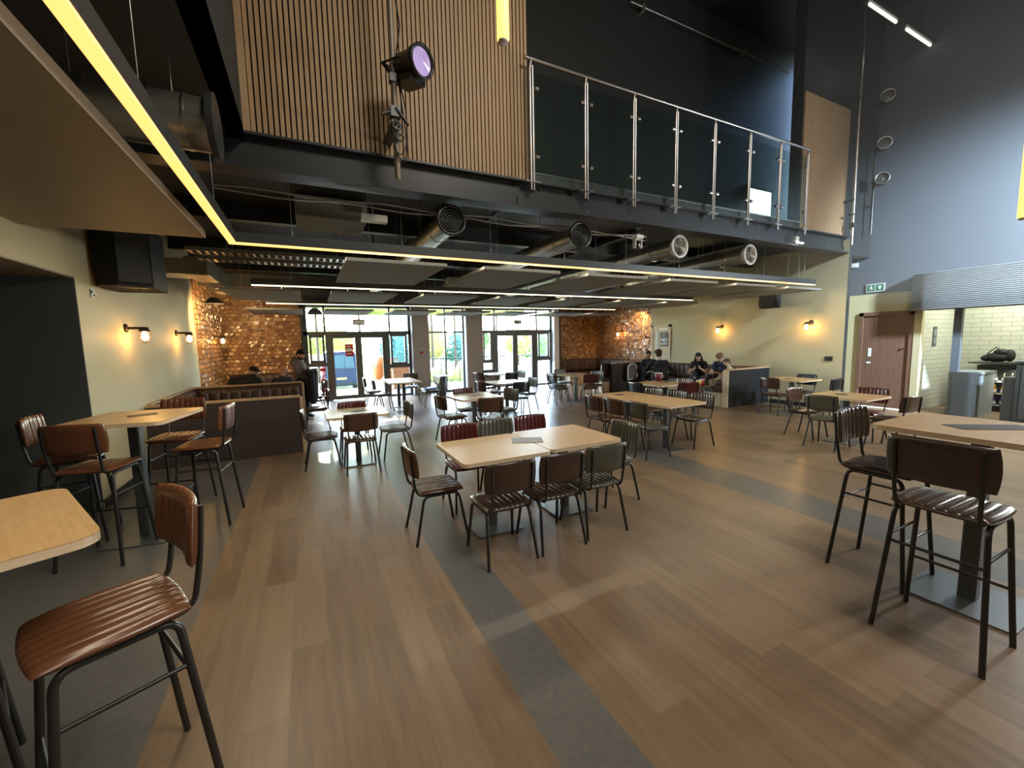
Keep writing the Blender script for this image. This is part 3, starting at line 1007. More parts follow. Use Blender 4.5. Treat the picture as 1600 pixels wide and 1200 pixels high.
def flute(mb, origin, udir, ndir, L, H, nch, depth=0.05, lean=0.0):
    """vertical fluted back cushion: along udir, rising in z, bulging along ndir"""
    o, u, n = Vector(origin), Vector(udir), Vector(ndir)

    def fn(a, b_):
        r = abs(math.sin(PI * nch * a)) ** 0.4
        e = (1 - abs(2 * b_ - 1) ** 8) ** 0.5 if abs(2 * b_ - 1) < 1 else 0
        e2 = (1 - abs(2 * a - 1) ** 40) ** 0.5 if abs(2 * a - 1) < 1 else 0
        return o + u * (a * L) + Vector((0, 0, b_ * H)) + n * ((depth + 0.045 * r) * e * e2 + lean * (1 - b_))
    mb.grid(fn, nch * 8, 10)
    return mb


def partition(name, label, x0, x1, y, h, th, panel, end, trim_front=True, group=None):
    t = thing(name, label, 'booth partition', (0, 0, 0), 0, group)
    MB().b(x0, x1, y, y + th, 0, h - 0.03).build('panel', panel, t)
    MB().b(x0, x1, y - 0.012, y + th + 0.012, h - 0.03, h).build('top_rail', M['booth_trim'], t, 0.004)
    ex = end
    MB().b(ex - 0.02, ex + 0.02, y - 0.012, y + th + 0.012, 0, h - 0.03).build('end_post', M['booth_panel'] if trim_front is None else M['booth_trim'] if trim_front else M['paleply'], t, 0.003)
    return t


GB = 'low upholstered booth partitions'
p1 = partition('booth_partition', 'dark brown booth partition nearest the camera on the left', -2.1, -0.17, 7.36, 0.93, 0.12, M['booth_panel'], -0.15, True, GB)
p2 = partition('booth_partition', 'second left booth partition with fluted brown back cushion', -2.1, -0.17, 10.0, 0.95, 0.12, M['booth_panel'], -0.15, True, GB)
flute(MB(), (-2.0, 10.0, 0.47), (1, 0, 0), (0, -1, 0), 1.8, 0.42, 10).build('back_cushion', M['upholstery'], p2)
p3 = partition('booth_partition', 'dark navy booth partition with pale end by the cream wall', 9.02, 10.6, 6.46, 0.93, 0.12, M['booth_dark'], 9.0, False, GB)
p4 = partition('booth_partition', 'brown booth partition beyond the seated man in the dark suit', 8.86, 10.6, 10.42, 0.95, 0.12, M['booth_panel'], 8.84, None, GB)


def bench(name, label, boxes, cushions, flutes):
    t = thing(name, label, 'bench', (0, 0, 0), 0, 'upholstered booth benches')
    m = MB()
    for b_ in boxes:
        m.b(*b_)
    m.build('plinth', M['paleply'], t)
    for c in cushions:
        MB().b(*c).build('seat_cushion', M['upholstery'], t, 0.03)
    for f in flutes:
        flute(MB(), *f).build('back_cushion', M['upholstery'], t)
    return t


bn = bench('booth_bench', 'dark bench along the left wall inside the near left booth', [(-2.08, -1.5, 7.5, 9.98, 0, 0.34)], [(-2.08, -1.48, 7.5, 9.96, 0.34, 0.46)],
           [((-2.08, 9.9, 0.46), (0, -1, 0), (1, 0, 0), 2.3, 0.45, 13)])
MB().b(-2.1, -2.05, 7.48, 9.98, 0.92, 0.95).build('top_rail', M['booth_trim'], bn)
bench('booth_bench', 'bench in the far left booth under the copper tiles', [(-2.0, -0.3, 13.05, 13.6, 0, 0.34), (-2.0, -0.42, 10.15, 10.7, 0, 0.34)],
      [(-2.0, -0.3, 13.03, 13.62, 0.34, 0.46), (-2.0, -0.42, 10.13, 10.72, 0.34, 0.46)], [((-2.0, 13.64, 0.46), (1, 0, 0), (0, -1, 0), 1.75, 0.5, 10)])
bench('booth_bench', 'brown bench under the cream wall where the woman with the phone sits', [(10.05, 10.58, 6.7, 10.38, 0, 0.34), (9.05, 10.05, 6.6, 7.15, 0, 0.34)],
      [(10.02, 10.58, 6.7, 10.38, 0.34, 0.46), (9.04, 10.02, 6.62, 7.18, 0.34, 0.46)], [((10.58, 6.7, 0.46), (0, 1, 0), (-1, 0, 0), 3.6, 0.46, 20), ((10.5, 6.595, 0.46), (-1, 0, 0), (0, 1, 0), 1.45, 0.42, 8, 0.05, 0.06)])
bench('booth_bench', 'dark bench running round the far right tiled corner', [(9.0, 10.66, 13.1, 13.62, 0, 0.34), (10.15, 10.66, 10.8, 13.1, 0, 0.34)],
      [(9.0, 10.1, 13.08, 13.62, 0.34, 0.46), (10.12, 10.66, 10.8, 13.62, 0.34, 0.46)],
      [((9.0, 13.62, 0.46), (1, 0, 0), (0, -1, 0), 1.65, 0.5, 9), ((10.66, 10.75, 0.46), (0, 1, 0), (-1, 0, 0), 2.85, 0.5, 15)])
bench('booth_bench', 'grey cushioned bench end on the far side of the brown partition', [(8.5, 10.0, 10.56, 11.1, 0, 0.34)], [(8.48, 10.0, 10.56, 11.12, 0.34, 0.46)], [((8.5, 10.56, 0.46), (1, 0, 0), (0, 1, 0), 1.5, 0.47, 9, 0.06, 0.06)])
# low booth table with cups
t = thing('low_table', 'low brown booth table carrying the yellow and red cups', 'table', (8.72, 7.1, 0))
MB().prism(rrect(0.6, 0.6, 0.05), 0.47, 0.50).build('tabletop', M['booth_panel'], t)
MB().prism(rrect(0.08, 0.08, 0.01), 0.012, 0.47).build('column', M['gunmetal'], t)
MB().prism(rrect(0.38, 0.38, 0.03), 0, 0.012).build('base_plate', M['plate'], t)


def cup(name, label, x, y, z, r0, r1, h, m, handle=False):
    t = thing(name, label, 'cup', (x, y, z))
    MB().lathe([(0, 0), (r0, 0), (r1, h), (r1 - 0.006, h), (r0 - 0.006, 0.01), (0, 0.01)], 20).build('body', m, t)
    MB().lathe([(r1 + 0.003, h - 0.006), (r1 + 0.004, h + 0.006), (r1 - 0.01, h + 0.006), (r1 - 0.01, h - 0.006)], 20).build('rim', M['white'], t)
    if handle:
        MB().tube([(r1 * 0.9, 0, h * 0.85), (r1 + 0.04, 0, h * 0.8), (r1 + 0.045, 0, h * 0.5), (r0 * 1.05, 0, h * 0.3)], 0.008, 8).build('handle', M['white'], t)
    return t


cup('maroon_pot', 'big maroon cup with white rim on an oak table by the booth', 7.06, 6.78, 0.75, 0.062, 0.085, 0.18, M['maroon'], True)
cup('paper_cup', 'yellow cup on the low booth table', 8.66, 7.0, 0.50, 0.045, 0.06, 0.15, M['yellow'])
cup('paper_cup', 'red cup beside the yellow cup on the low booth table', 8.80, 7.02, 0.50, 0.045, 0.06, 0.16, M['red'])
# arched framed board by the booth end
t = thing('arched_board', 'small arched grey board with a pale frame at the booth end', 'board', (9.46, 10.2, 0.4))
arc = [(-0.19, 0)] + [(-0.19 * math.cos(a), 0.34 + 0.17 * math.sin(a)) for a in [i * PI / 12 for i in range(13)]] + [(0.19, 0)]
MB().tube([(x, 0, z) for x, z in arc] + [(-0.19, 0, 0)], 0.022, 8).build('frame', M['white'], t)
MB().prism([(x * 0.92, z) for x, z in arc], -0.01, 0.01, Matrix(((1, 0, 0, 0), (0, 0, -1, 0), (0, 1, 0, 0), (0, 0, 0, 1)))).build('panel', M['greycushion'], t)
MB().b(-0.02, 0.02, -0.02, 0.02, -0.4, 0).b(-0.12, 0.12, -0.1, 0.1, -0.4, -0.38).build('stand', M['blackmetal'], t)

# ------------------------------------------------------------------ linear lights


def linear_light(label, runs, m, watts=4.0):
    t = thing('linear_light', label, 'light', (0, 0, 0), 0, 'slim suspended linear lights')
    h, d, w = MB(), MB(), []
    for (xa, ya, xb, yb, wires) in runs:
        horiz = abs(xb - xa) > abs(yb - ya)
        a = 0.035
        if horiz:
            h.b(xa, xb, ya - a, ya + a, 2.815, 2.92)
            d.b(xa, xb, ya - a + 0.003, ya + a - 0.003, 2.80, 2.815)
        else:
            h.b(xa - a, xa + a, ya, yb, 2.815, 2.92)
            d.b(xa - a + 0.003, xa + a - 0.003, ya, yb, 2.80, 2.815)
        for k in range(wires):
            f = (k + 0.5) / wires
            x, y = xa + (xb - xa) * f, ya + (yb - ya) * f
            w.append(MB().tube([(x, y, 2.92), (x, y, 3.75)], 0.0025, 5, False).tube([(x, y, 2.92), (x, y, 2.98)], 0.008, 6))
    h.build('housing', M['galv'] if m == 'x' else M['gunmetal'], t)
    d.build('diffuser', M[m], t)
    for q in w:
        q.build('hanging_wire', M['steel'], t)
    for (xa, ya, xb, yb, wires) in runs:
        c = ((xa + xb) / 2, (ya + yb) / 2, 2.797)
        ln = abs(xb - xa) + abs(yb - ya)
        lm = lamp('linear_light_glow', 'AREA', c, watts * ln, (1.0, 0.88, 0.68), None, ln if abs(xb - xa) > abs(yb - ya) else 0.06, 0.06 if abs(xb - xa) > abs(yb - ya) else ln)
    return t


linear_light('long warm light line turning the corner above the left tables', [(-0.665, 5.24, 10.08, 5.24, 9), (-0.63, -3.5, -0.63, 5.24, 5)], 'led')
linear_light('middle light line crossing the ceiling over the booths', [(-0.81, 8.6, 10.26, 8.6, 9)], 'led2')
linear_light('farthest light line just before the glazed doors', [(-0.86, 12.1, 10.34, 12.1, 9)], 'led2')

# acoustic rafts


def make_raft(w, d):
    t = thing('acoustic_raft', '', 'ceiling panel')
    MB().b(-w / 2, w / 2, -d / 2, d / 2, 0, 0.04).build('panel', M['raft'], t)
    for sx in (-1, 1):
        for sy in (-1, 1):
            MB().tube([(sx * (w / 2 - 0.30), sy * (d / 2 - 0.2), 0.04), (sx * (w / 2 - 0.30), sy * (d / 2 - 0.2), 1.04)], 0.002, 5, False).build('hanging_wire', M['steel'], t)
    return t


rf = make_raft(1.22, 1.85)
ordn = ['far left', 'second from left', 'third from left', 'fourth from left', 'fifth from left', 'sixth from left', 'far right']
xs = [-0.66, 1.08, 2.82, 4.55, 6.3, 8.05, 9.72]
first = True
for row, (y, z, nm) in enumerate(((6.15, 2.70, 'first row, between the two nearest light lines'), (9.38, 2.70, 'second row, before the farthest light line'), (12.72, 2.63, 'last row, against the window glow'))):
    for i, x in enumerate(xs):
        if row == 0 and i == 0:
            continue
        lab = '%s grey ceiling raft of the %s' % (ordn[i], nm)
        if first:
            rf.location = (x, y, z)
            tag(rf, lab, None, 'grey acoustic ceiling rafts')
            first = False
        else:
            dup(rf, (x, y, z), 0, lab, 'grey acoustic ceiling rafts')

# round ducts with ring diffusers
for i, (x, lb) in enumerate(((1.71, 'leftmost dark ring diffuser and round duct under the beam'), (3.68, 'second round duct from left, dark ring face'),
                             (5.70, 'third round duct from left with white ring face'), (7.55, 'rightmost round duct with white ring face'))):
    t = thing('air_duct', lb, 'duct', (x, 5.06, 3.24), 0, 'round ducts with ring diffusers')
    MB().tube([(0, 0.06, 0), (0, 1.2, 0), (0, 1.21, 0), (0, 6.6, 0)], 0.145, 24).build('pipe', M['galv'], t)
    for yy in (0.55, 1.6, 2.7, 3.8, 4.9):
        MB().tube([(0, yy, 0), (0, yy + 0.03, 0)], 0.152, 24).build('joint_band', M['steel'], t)
    RX = Matrix.Rotation(PI / 2, 4, 'X')
    rm = M['blackmetal'] if i < 2 else M['white']
    MB().lathe([(0.15, -0.08), (0.19, 0.0), (0.19, 0.02), (0.155, 0.02), (0.15, -0.01)], 32, RX).build('outer_ring', rm, t)
    m = MB()
    for r in (0.125, 0.092, 0.06, 0.03):
        m.lathe([(r, -0.01), (r + 0.007, 0.012), (r + 0.002, 0.014), (r - 0.003, -0.008)], 28, RX)
    m.tube([(-0.15, -0.0, 0), (0.15, 0.0, 0)], 0.005, 6)
    m.build('inner_rings', M['gunmetal'] if i < 2 else M['galv'], t)
    MB().lathe([(0.0, -0.05), (0.15, -0.05)], 24, RX).build('dark_throat', M['black'], t)
    for yy in (0.9, 3.0, 5.2):
        for sx in (-0.15, 0.15):
            MB().tube([(sx, yy, 0), (sx, yy, 0.51)], 0.003, 5, False).build('hanger', M['steel'], t)
t = thing('air_duct', 'silver round duct above the left light line by the hall edge', 'duct', (-0.5, 3.62, 3.25))
MB().tube([(0, 0, 0), (-1.4, 0, 0)], 0.17, 24).build('pipe', M['galv'], t)
for x in (-0.12, -0.3, -0.6):
    MB().tube([(x, 0, 0), (x - 0.015, 0, 0)], 0.176, 24).build('joint_band', M['steel'], t)
MB().tube([(0.0, 0, 0), (0.04, 0, 0)], 0.215, 28).build('flange', M['beam'], t)
for x in (-0.2, -0.7):
    MB().tube([(x, 0, 0.17), (x, 0, 0.5)], 0.003, 5, False).build('hanger', M['steel'], t)

# rectangular duct and trays on the left
t = thing('rectangular_duct', 'square grey ventilation duct high on the left wall', 'duct', (0, 0, 0))
MB().b(-2.09, -1.6, 8.0, 8.5, 2.86, 3.1).b(-1.6, -1.3, 7.9, 10.6, 2.84, 3.12).build('casing', M['galv'], t, 0.01)
for y in (8.9, 9.8):
    MB().b(-1.63, -1.27, y, y + 0.04, 2.81, 3.15).build('joint_flange', M['steel'], t)
for y, lb in ((6.78, 'upper of two ladder cable trays behind the long light line'), (7.35, 'lower of two ladder cable trays behind the long light line')):
    t = thing('cable_tray', lb, 'cable tray', (0, 0, 0), 0, 'ladder cable trays')
    for yy in (y, y + 0.24):
        MB().b(-1.35, 0.62, yy, yy + 0.012, 3.0, 3.05).build('side_rail', M['galv'], t)
    m = MB()
    for i in range(22):
        x = -1.32 + i * 0.09
        m.b(x, x + 0.03, y, y + 0.25, 3.0, 3.012)
    m.build('rungs', M['galv'], t)
    for xx in (-0.9, 0.5):
        MB().tube([(xx, y + 0.12, 3.0), (xx, y + 0.12, 3.75)], 0.004, 5, False).build('hanger', M['steel'], t)

# cables clipped along the underside of the beam
for k, lb in enumerate(('pale cable slung under the edge beam, upper one', 'pale cable slung under the edge beam, lower one')):
    pts = [(-0.75 + i * 0.28, 5.24 + 0.02 * k, 3.375 - 0.035 * k + 0.018 * math.sin(i * 1.3 + k * 2)) for i in range(22)]
    tag(MB().tube(pts, 0.009, 6).build('cable', M['galv']), lb, 'cable', 'cables along the beam')

# hanging boxes, detectors, vents
tag(MB().b(0.66, 0.96, 5.2, 5.3, 3.17, 3.25).tube([(0.8, 5.25, 3.25), (0.8, 5.25, 3.4)], 0.006, 6).build('junction_box', M['galv']), 'small grey box hung from the beam cables', 'box')
t = thing('air_conditioning_unit', 'grey ceiling unit above the long light line, left of the first ring diffuser', 'air unit', (0.42, 6.6, 3.42))
MB().b(-0.45, 0.45, -0.4, 0.4, 0, 0.28).build('casing', M['raft'], t, 0.02)
MB().b(0.18, 0.38, -0.43, -0.4, 0.12, 0.2).build('grille', M['galv'], t)
for x, y, z, lb in ((5.0, 7.7, 3.0, 'dome detector hanging right of centre under the black ceiling'), (1.2, 8.0, 2.98, 'flat detector under the rafts left of centre'), (2.6, 10.2, 2.98, 'flat detector above the second light line')):
    t = thing('smoke_detector', lb, 'detector', (x, y, z), 0, 'ceiling detectors')
    MB().lathe([(0, -0.04), (0.05, -0.03), (0.075, 0), (0.085, 0.03), (0.03, 0.06), (0, 0.06)], 20).build('head', M['white'], t)
    MB().tube([(0, 0, 0.06), (0, 0, 3.75 - z)], 0.012, 8).build('stem', M['blackmetal'], t)
for x, y, lb in ((2.75, 8.1, 'slatted vent box between rafts left of centre'), (3.1, 9.9, 'vent box behind the middle light line'), (7.3, 7.9, 'small vent box among the right rafts')):
    t = thing('vent_box', lb, 'vent', (x, y, 2.9), 0, 'ceiling vent boxes')
    MB().b(-0.16, 0.16, -0.12, 0.12, 0.02, 0.12).build('casing', M['galv'], t)
    m = MB()
    for i in range(5):
        m.b(-0.16, 0.16, -0.11 + i * 0.05, -0.09 + i * 0.05, 0, 0.02)
    m.build('louvre', M['white'], t)
    MB().tube([(0, 0, 0.12), (0, 0, 0.85)], 0.006, 6).build('stem', M['blackmetal'], t)
# enamel dome lamp in the left corner
t = thing('dome_pendant', 'small white rimmed dome lamp hanging in the left corner', 'lamp', (-1.58, 9.9, 2.58))
MB().lathe([(0.16, 0), (0.15, 0.03), (0.11, 0.09), (0.04, 0.13), (0.0, 0.135)], 24).build('lamp_shade', M['gunmetal'], t)
MB().lathe([(0.0, 0.004), (0.15, 0.004), (0.162, 0.0), (0.162, 0.008)], 24).build('rim', M['white'], t)
MB().tube([(0, 0, 0.13), (0.02, 0, 0.25), (-0.02, 0, 0.35), (0, 0, 1.17)], 0.006, 6).build('cord', M['white'], t)
lamp('dome_glow', 'SPOT', (-1.58, 10.05, 2.6), 150, (1.0, 0.66, 0.30), (-1.9, 13.2, 1.6), 0.06, spot=120, blend=0.8)
t = thing('downlight', 'small warm downlight above the edge of the right copper tiles', 'light', (10.45, 10.9, 2.72))
MB().tube([(0, 0, 0.02), (0, 0, 0.1)], 0.04, 14).build('can', M['white'], t)
MB().tube([(0, 0, 0.1), (0, 0, 1.03)], 0.008, 6).build('stem', M['blackmetal'], t)
lamp('downlight_glow', 'SPOT', (10.45, 10.9, 2.73), 90, (1.0, 0.62, 0.25), (10.75, 11.3, 1.9), 0.04, spot=120, blend=0.7)
t = thing('dome_pendant', 'dark dome lamp hanging at the top left of the glazed doors', 'lamp', (0.25, 12.9, 2.6))
MB().lathe([(0.2, 0), (0.19, 0.03), (0.14, 0.12), (0.05, 0.17), (0.0, 0.175)], 24).build('lamp_shade', M['gunmetal'], t)
MB().tube([(0, 0, 0.17), (0, 0, 1.15)], 0.006, 6).build('cord', M['blackmetal'], t)

# moving camera head under the beam
t = thing('moving_head_light', 'small moving stage light with white yoke under the beam', 'stage light', (4.72, 5.0, 3.2))
MB().b(-0.07, 0.07, -0.06, 0.06, 0.06, 0.12).build('base', M['white'], t, 0.008)
MB().b(-0.07, -0.055, -0.03, 0.03, -0.08, 0.05).b(0.055, 0.07, -0.03, 0.03, -0.08, 0.05).b(-0.07, 0.07, -0.03, 0.03, 0.04, 0.06).build('yoke', M['white'], t)
MB().ball((0, 0, -0.05), (0.05, 0.06, 0.055), 16, 10).build('head', M['blackmetal'], t)
MB().lathe([(0.0, 0.063), (0.03, 0.06), (0.034, 0.05)], 20, Matrix.Translation((0, 0, -0.05)) @ Matrix.Rotation(PI / 2, 4, 'X')).build('lens', M['steel'], t)
MB().tube([(0, 0, 0.12), (0, 0, 0.27)], 0.02, 8).b(-0.06, 0.06, -0.02, 0.02, 0.2, 0.23).build('clamp', M['blackmetal'], t)

# hanging emergency signs
t = thing('emergency_sign', 'white hanging exit light over the left glazed doors', 'sign', (1.42, 13.1, 2.39))
MB().b(-0.17, 0.17, -0.02, 0.02, -0.085, 0.085).build('frame', M['frame'], t)
MB().b(-0.14, 0.14, -0.024, -0.02, -0.055, 0.055).build('face', M['white'], t)
MB().tube([(-0.05, 0, 0.07), (-0.1, 0, 0.22), (-0.1, 0, 1.36)], 0.005, 6).build('cord', M['blackmetal'], t)


def exit_sign(label, loc, Mx, w, h, hang):
    t = thing('exit_sign', label, 'sign', loc)
    MB().b(-w / 2, w / 2, -h / 2, h / 2, -0.02, 0.0, Mx).build('board', M['white'], t)
    MB().b(-w / 2 + 0.012, -0.008, -h / 2 + 0.015, h / 2 - 0.015, 0, 0.002, Mx).b(0.008, w / 2 - 0.012, -h / 2 + 0.015, h / 2 - 0.015, 0, 0.002, Mx).build('green_field', M['green'], t)
    g = MB()
    a = w / 4
    s = h / 0.16
    # running figure and arrow
    for p, q, r in (((0, 0.02), (0.01, -0.015), 0.010), ((0.01, -0.015), (0.035, -0.03), 0.007), ((0.01, -0.015), (-0.02, -0.04), 0.007), ((0, 0.02), (0.03, 0.01), 0.006), ((0, 0.02), (-0.03, 0.0), 0.006)):
        g.tube([(-a + p[0] * s, p[1] * s, 0.003), (-a + q[0] * s, q[1] * s, 0.003)], r * s, 6, True, Mx)
    g.tube([(-a + 0.008 * s, 0.042 * s, 0.002), (-a + 0.008 * s, 0.042 * s, 0.006)], 0.011 * s, 10, True, Mx)
    g.prism([(a - 0.012 * s, -0.04 * s), (a + 0.012 * s, -0.04 * s), (a + 0.012 * s, 0.0), (a + 0.036 * s, 0.0), (a, 0.045 * s), (a - 0.036 * s, 0.0), (a - 0.012 * s, 0.0)], 0.002, 0.006, Mx)
    g.build('pictogram', M['white'], t)
    if hang:
        MB().tube([(-0.1, 0.01, h / 2), (-0.1, 0.01, 1.35)], 0.005, 6).build('cord', M['blackmetal'], t)
    return t


exit_sign('green hanging exit sign over the right glazed doors', (6.75, 13.05, 2.40), FACE_NY, 0.30, 0.15, True)
exit_sign('exit sign with running figure and arrow on the dark blue wall', (11.775, 4.84, 2.76), FACE_NX, 0.34, 0.18, False)
tag(MB().b(11.74, 11.8, 5.2, 5.38, 3.28, 3.38).build('emergency_light', M['white'], None, 0.008), 'small white box high on the dark blue wall', 'light')

# ------------------------------------------------------------------ wall lights


def sconce(label, x, y, z, s):
    """bracket lamp; s = +1 points to +X"""
    t = thing('wall_light', label, 'lamp', (x, y, z), 0 if s > 0 else PI, 'caged bracket wall lights')
    RY = Matrix.Rotation(PI / 2, 4, 'Y')
    MB().lathe([(0, 0), (0.055, 0), (0.055, 0.02), (0.03, 0.03), (0, 0.03)], 20, RY).build('wall_plate', M['bronze'], t)
    MB().tube([(0.02, 0, 0.0), (0.16, 0, 0.0), (0.24, 0, -0.005)], 0.017, 8).build('arm', M['bronze'], t)
    MB().lathe([(0.0, -0.005), (0.05, -0.012), (0.062, -0.035), (0.055, -0.045), (0.0, -0.045)], 18, Matrix.Translation((0.19, 0, 0))).build('cap', M['bronze'], t)
    MB().lathe([(0.0, -0.165), (0.025, -0.155), (0.04, -0.12), (0.03, -0.075), (0.016, -0.045), (0, -0.045)], 16, Matrix.Translation((0.19, 0, 0))).build('bulb', M['bulb'], t)
    c = MB()
    for k in range(6):
        a = k * PI / 3
        r = 0.06
        c.tube([(0.19 + r * math.cos(a), r * math.sin(a), -0.03), (0.19 + r * 1.05 * math.cos(a), r * 1.05 * math.sin(a), -0.12), (0.19 + r * 0.6 * math.cos(a), r * 0.6 * math.sin(a), -0.185), (0.19, 0, -0.195)], 0.003, 5, False)
    c.tube([(0.19 + 0.062 * math.cos(k * PI / 8), 0.062 * math.sin(k * PI / 8), -0.1) for k in range(17)], 0.003, 5, False)
    c.build('cage', M['bronze'], t)
    return t


sconce('nearest wall lamp on the left cream wall', -2.1, 7.02, 2.0, 1)
sconce('second wall lamp on the left cream wall', -2.1, 9.3, 2.0, 1)
sconce('wall lamp on the left copper tiled wall', -2.07, 12.4, 1.99, 1)
sconce('wall lamp nearest the corner of the right cream wall', 10.6, 5.53, 2.0, -1)
sconce('wall lamp on the right cream wall above the seated woman', 10.6, 7.84, 2.0, -1)
sconce('wall lamp on the right copper tiled wall', 10.72, 12.15, 2.0, -1)

# ------------------------------------------------------------------ speakers
t = thing('wall_speaker', 'large black speaker hung high on the left wall', 'speaker', (-1.82, 6.5, 2.78))
MB().prism([(-0.24, 0.36), (-0.24, -0.3), (-0.02, -0.42), (0.26, -0.28), (0.24, 0.36)], -0.34, 0.36).build('cabinet', M['spkr'], t, 0.01)
MB().add([(0.0, -0.43, -0.3), (0.25, -0.305, -0.3), (0.25, -0.305, 0.32), (0.0, -0.43, 0.32)], [(0, 1, 2, 3)]).build('front_grille', M['black'], t)
MB().b(-0.1, 0.1, -0.1, 0.1, 0.36, 0.97).build('hanging_bracket', M['blackmetal'], t)
MB().tube([(-0.05, -0.3, -0.345), (0.2, -0.2, -0.345)], 0.008, 6).build('bottom_rail', M['steel'], t)
t = thing('wall_speaker', 'small grey speaker high on the right cream wall', 'speaker', (10.42, 6.4, 2.62))
MB().b(-0.15, 0.12, -0.2, 0.2, -0.22, 0.24).build('cabinet', M['spkr'], t, 0.015)
MB().b(-0.16, -0.15, -0.18, 0.18, -0.2, 0.22).build('front_grille', M['black'], t)
MB().b(0.12, 0.18, -0.06, 0.06, -0.06, 0.06).build('wall_bracket', M['blackmetal'], t)
MB().ball((-0.16, 0.16, -0.18), 0.012, 8, 6).build('status_light', M['white'], t)

# sockets
t = thing('switch_plate', 'square steel switch plate on the left cream wall', 'switch', (-2.095, 6.2, 2.35))
MB().b(-0.005, 0.005, -0.045, 0.045, -0.045, 0.045).build('plate', M['plate'], t)
MB().b(0.005, 0.012, -0.03, -0.005, 0.005, 0.03).b(0.005, 0.012, 0.008, 0.03, -0.03, -0.006).build('rocker', M['blackmetal'], t)
t = thing('switch_plate', 'black switch plate on the right cream wall near its corner', 'switch', (10.592, 5.13, 1.17))
MB().b(-0.005, 0.008, -0.08, 0.08, -0.05, 0.05).build('plate', M['blackmetal'], t)
MB().b(-0.012, -0.005, -0.05, -0.01, -0.02, 0.02).b(-0.012, -0.005, 0.01, 0.05, -0.02, 0.02).build('rocker', M['blackmetal'], t)
t = thing('call_point', 'small red signs on the left grey pier', 'sign', (3.38, 13.54, 1.45))
MB().b(-0.06, 0.06, -0.008, 0.01, 0.06, 0.13).build('upper_plate', M['galv'], t)
MB().b(-0.06, 0.06, -0.008, 0.01, -0.07, -0.01).build('lower_plate', M['red'], t)

# ------------------------------------------------------------------ balustrade on the mezzanine edge
t = thing('glass_balustrade', 'steel and glass balustrade along the mezzanine edge', 'balustrade', (0, 0, 0))
PX = [2.77, 3.63, 4.5, 5.36, 6.24, 7.15, 8.03, 8.9]
yb = 4.85
MB().tube([(2.68, yb, 5.27), (8.95, yb, 5.27)], 0.022, 12).build('handrail', M['steel'], t)
for x in PX:
    p = MB().tube([(x - 0.02, yb, 3.68), (x - 0.02, yb, 5.15), (x, yb, 5.25)], 0.016, 8).tube([(x + 0.022, yb, 3.68), (x + 0.022, yb, 5.12), (x + 0.022, yb, 5.2)], 0.012, 8).build('post', M['steel'], t)
    MB().b(x - 0.11, x + 0.11, yb - 0.02, yb + 0.06, 3.775, 3.79).build('foot_bracket', M['steel'], p)
    for z in (4.1, 4.93):
        for s in (-1, 1):
            if (s < 0 and x > 2.8) or (s > 0 and x < 8.8):
                MB().tube([(x + s * 0.05, yb + 0.0, z), (x + s * 0.1, yb, z)], 0.028, 12).build('glass_clamp', M['steel'], p)
for a, b_ in zip(PX[:-1], PX[1:]):
    MB().b(a + 0.05, b_ - 0.05, yb - 0.005, yb + 0.005, 3.9, 5.12).build('glass_panel', M['railglass'], t)
MB().b(2.8, 8.88, yb + 0.10, yb + 0.12, 3.80, 3.93).build('toe_board', M['gunmetal'], t)
MB().b(2.8, 8.88, yb + 0.09, yb + 0.13, 3.93, 3.95).build('toe_rail', M['steel'], t)

# floodlight on the beam
t = thing('floodlight', 'small bright floodlight fixed to the edge beam at the right', 'light', (8.6, 4.83, 3.55))
MB().b(-0.05, 0.06, -0.02, 0.03, -0.02, 0.06).build('housing', M['white'], t)
MB().b(0.0, 0.2, -0.03, 0.0, -0.06, -0.04).build('lit_strip', mat('white_flood_strip', (1, 1, 1), 0.4, emit=(0.95, 1, 0.95), estr=5), t)

# ------------------------------------------------------------------ stage lights, poles and pendants
t = thing('lighting_boom', 'upright steel lighting pole in front of the oak slats', 'pole', (0.96, 4.5, 0))
MB().tube([(0, 0, 3.42), (0, 0, 8.6)], 0.03, 12).build('pipe', mat('dull_galvanised_pipe', (0.30, 0.26, 0.20), 0.5, metal=0.4), t)
for z in (3.95, 6.5):
    MB().b(-0.04, 0.04, -0.02, 0.46, z, z + 0.05).build('wall_bracket', M['gunmetal'], t)
cl = MB().tube([(-0.14, -0.02, 4.03), (0.0, -0.02, 4.08)], 0.02, 8).tube([(0, -0.05, 4.1), (0.12, -0.06, 3.95)], 0.016, 8).b(-0.05, 0.05, -0.05, 0.05, 4.02, 4.12)
cl.tube([(0.04 * math.cos(k * PI / 6), -0.05, 3.93 + 0.04 * math.sin(k * PI / 6)) for k in range(13)], 0.012, 8).tube([(0.03 + 0.04 * math.cos(k * PI / 6), -0.05, 3.82 + 0.03 * math.sin(k * PI / 6)) for k in range(13)], 0.012, 8)
cl.build('clamp', M['gunmetal'], t)
for k, (dx, z0) in enumerate(((0.06, 3.62), (0.02, 3.72))):
    cp = fillet([(0.03, -0.04, 4.45), (0.05 + dx, -0.04, 4.1), (0.1, -0.05, 3.75), (dx, -0.05, z0 - 0.1), (-0.05, -0.05, 3.75), (0.0, -0.05, 4.0)], 0.15)
    MB().tube(cp, 0.006, 6).build('cable', M['rubber'], t)
MB().tube([(0.03, -0.03, 4.6), (0.08, -0.04, 4.9), (0.03, -0.03, 5.3), (0.06, -0.03, 6.2)], 0.007, 6).build('cable', M['rubber'], t)

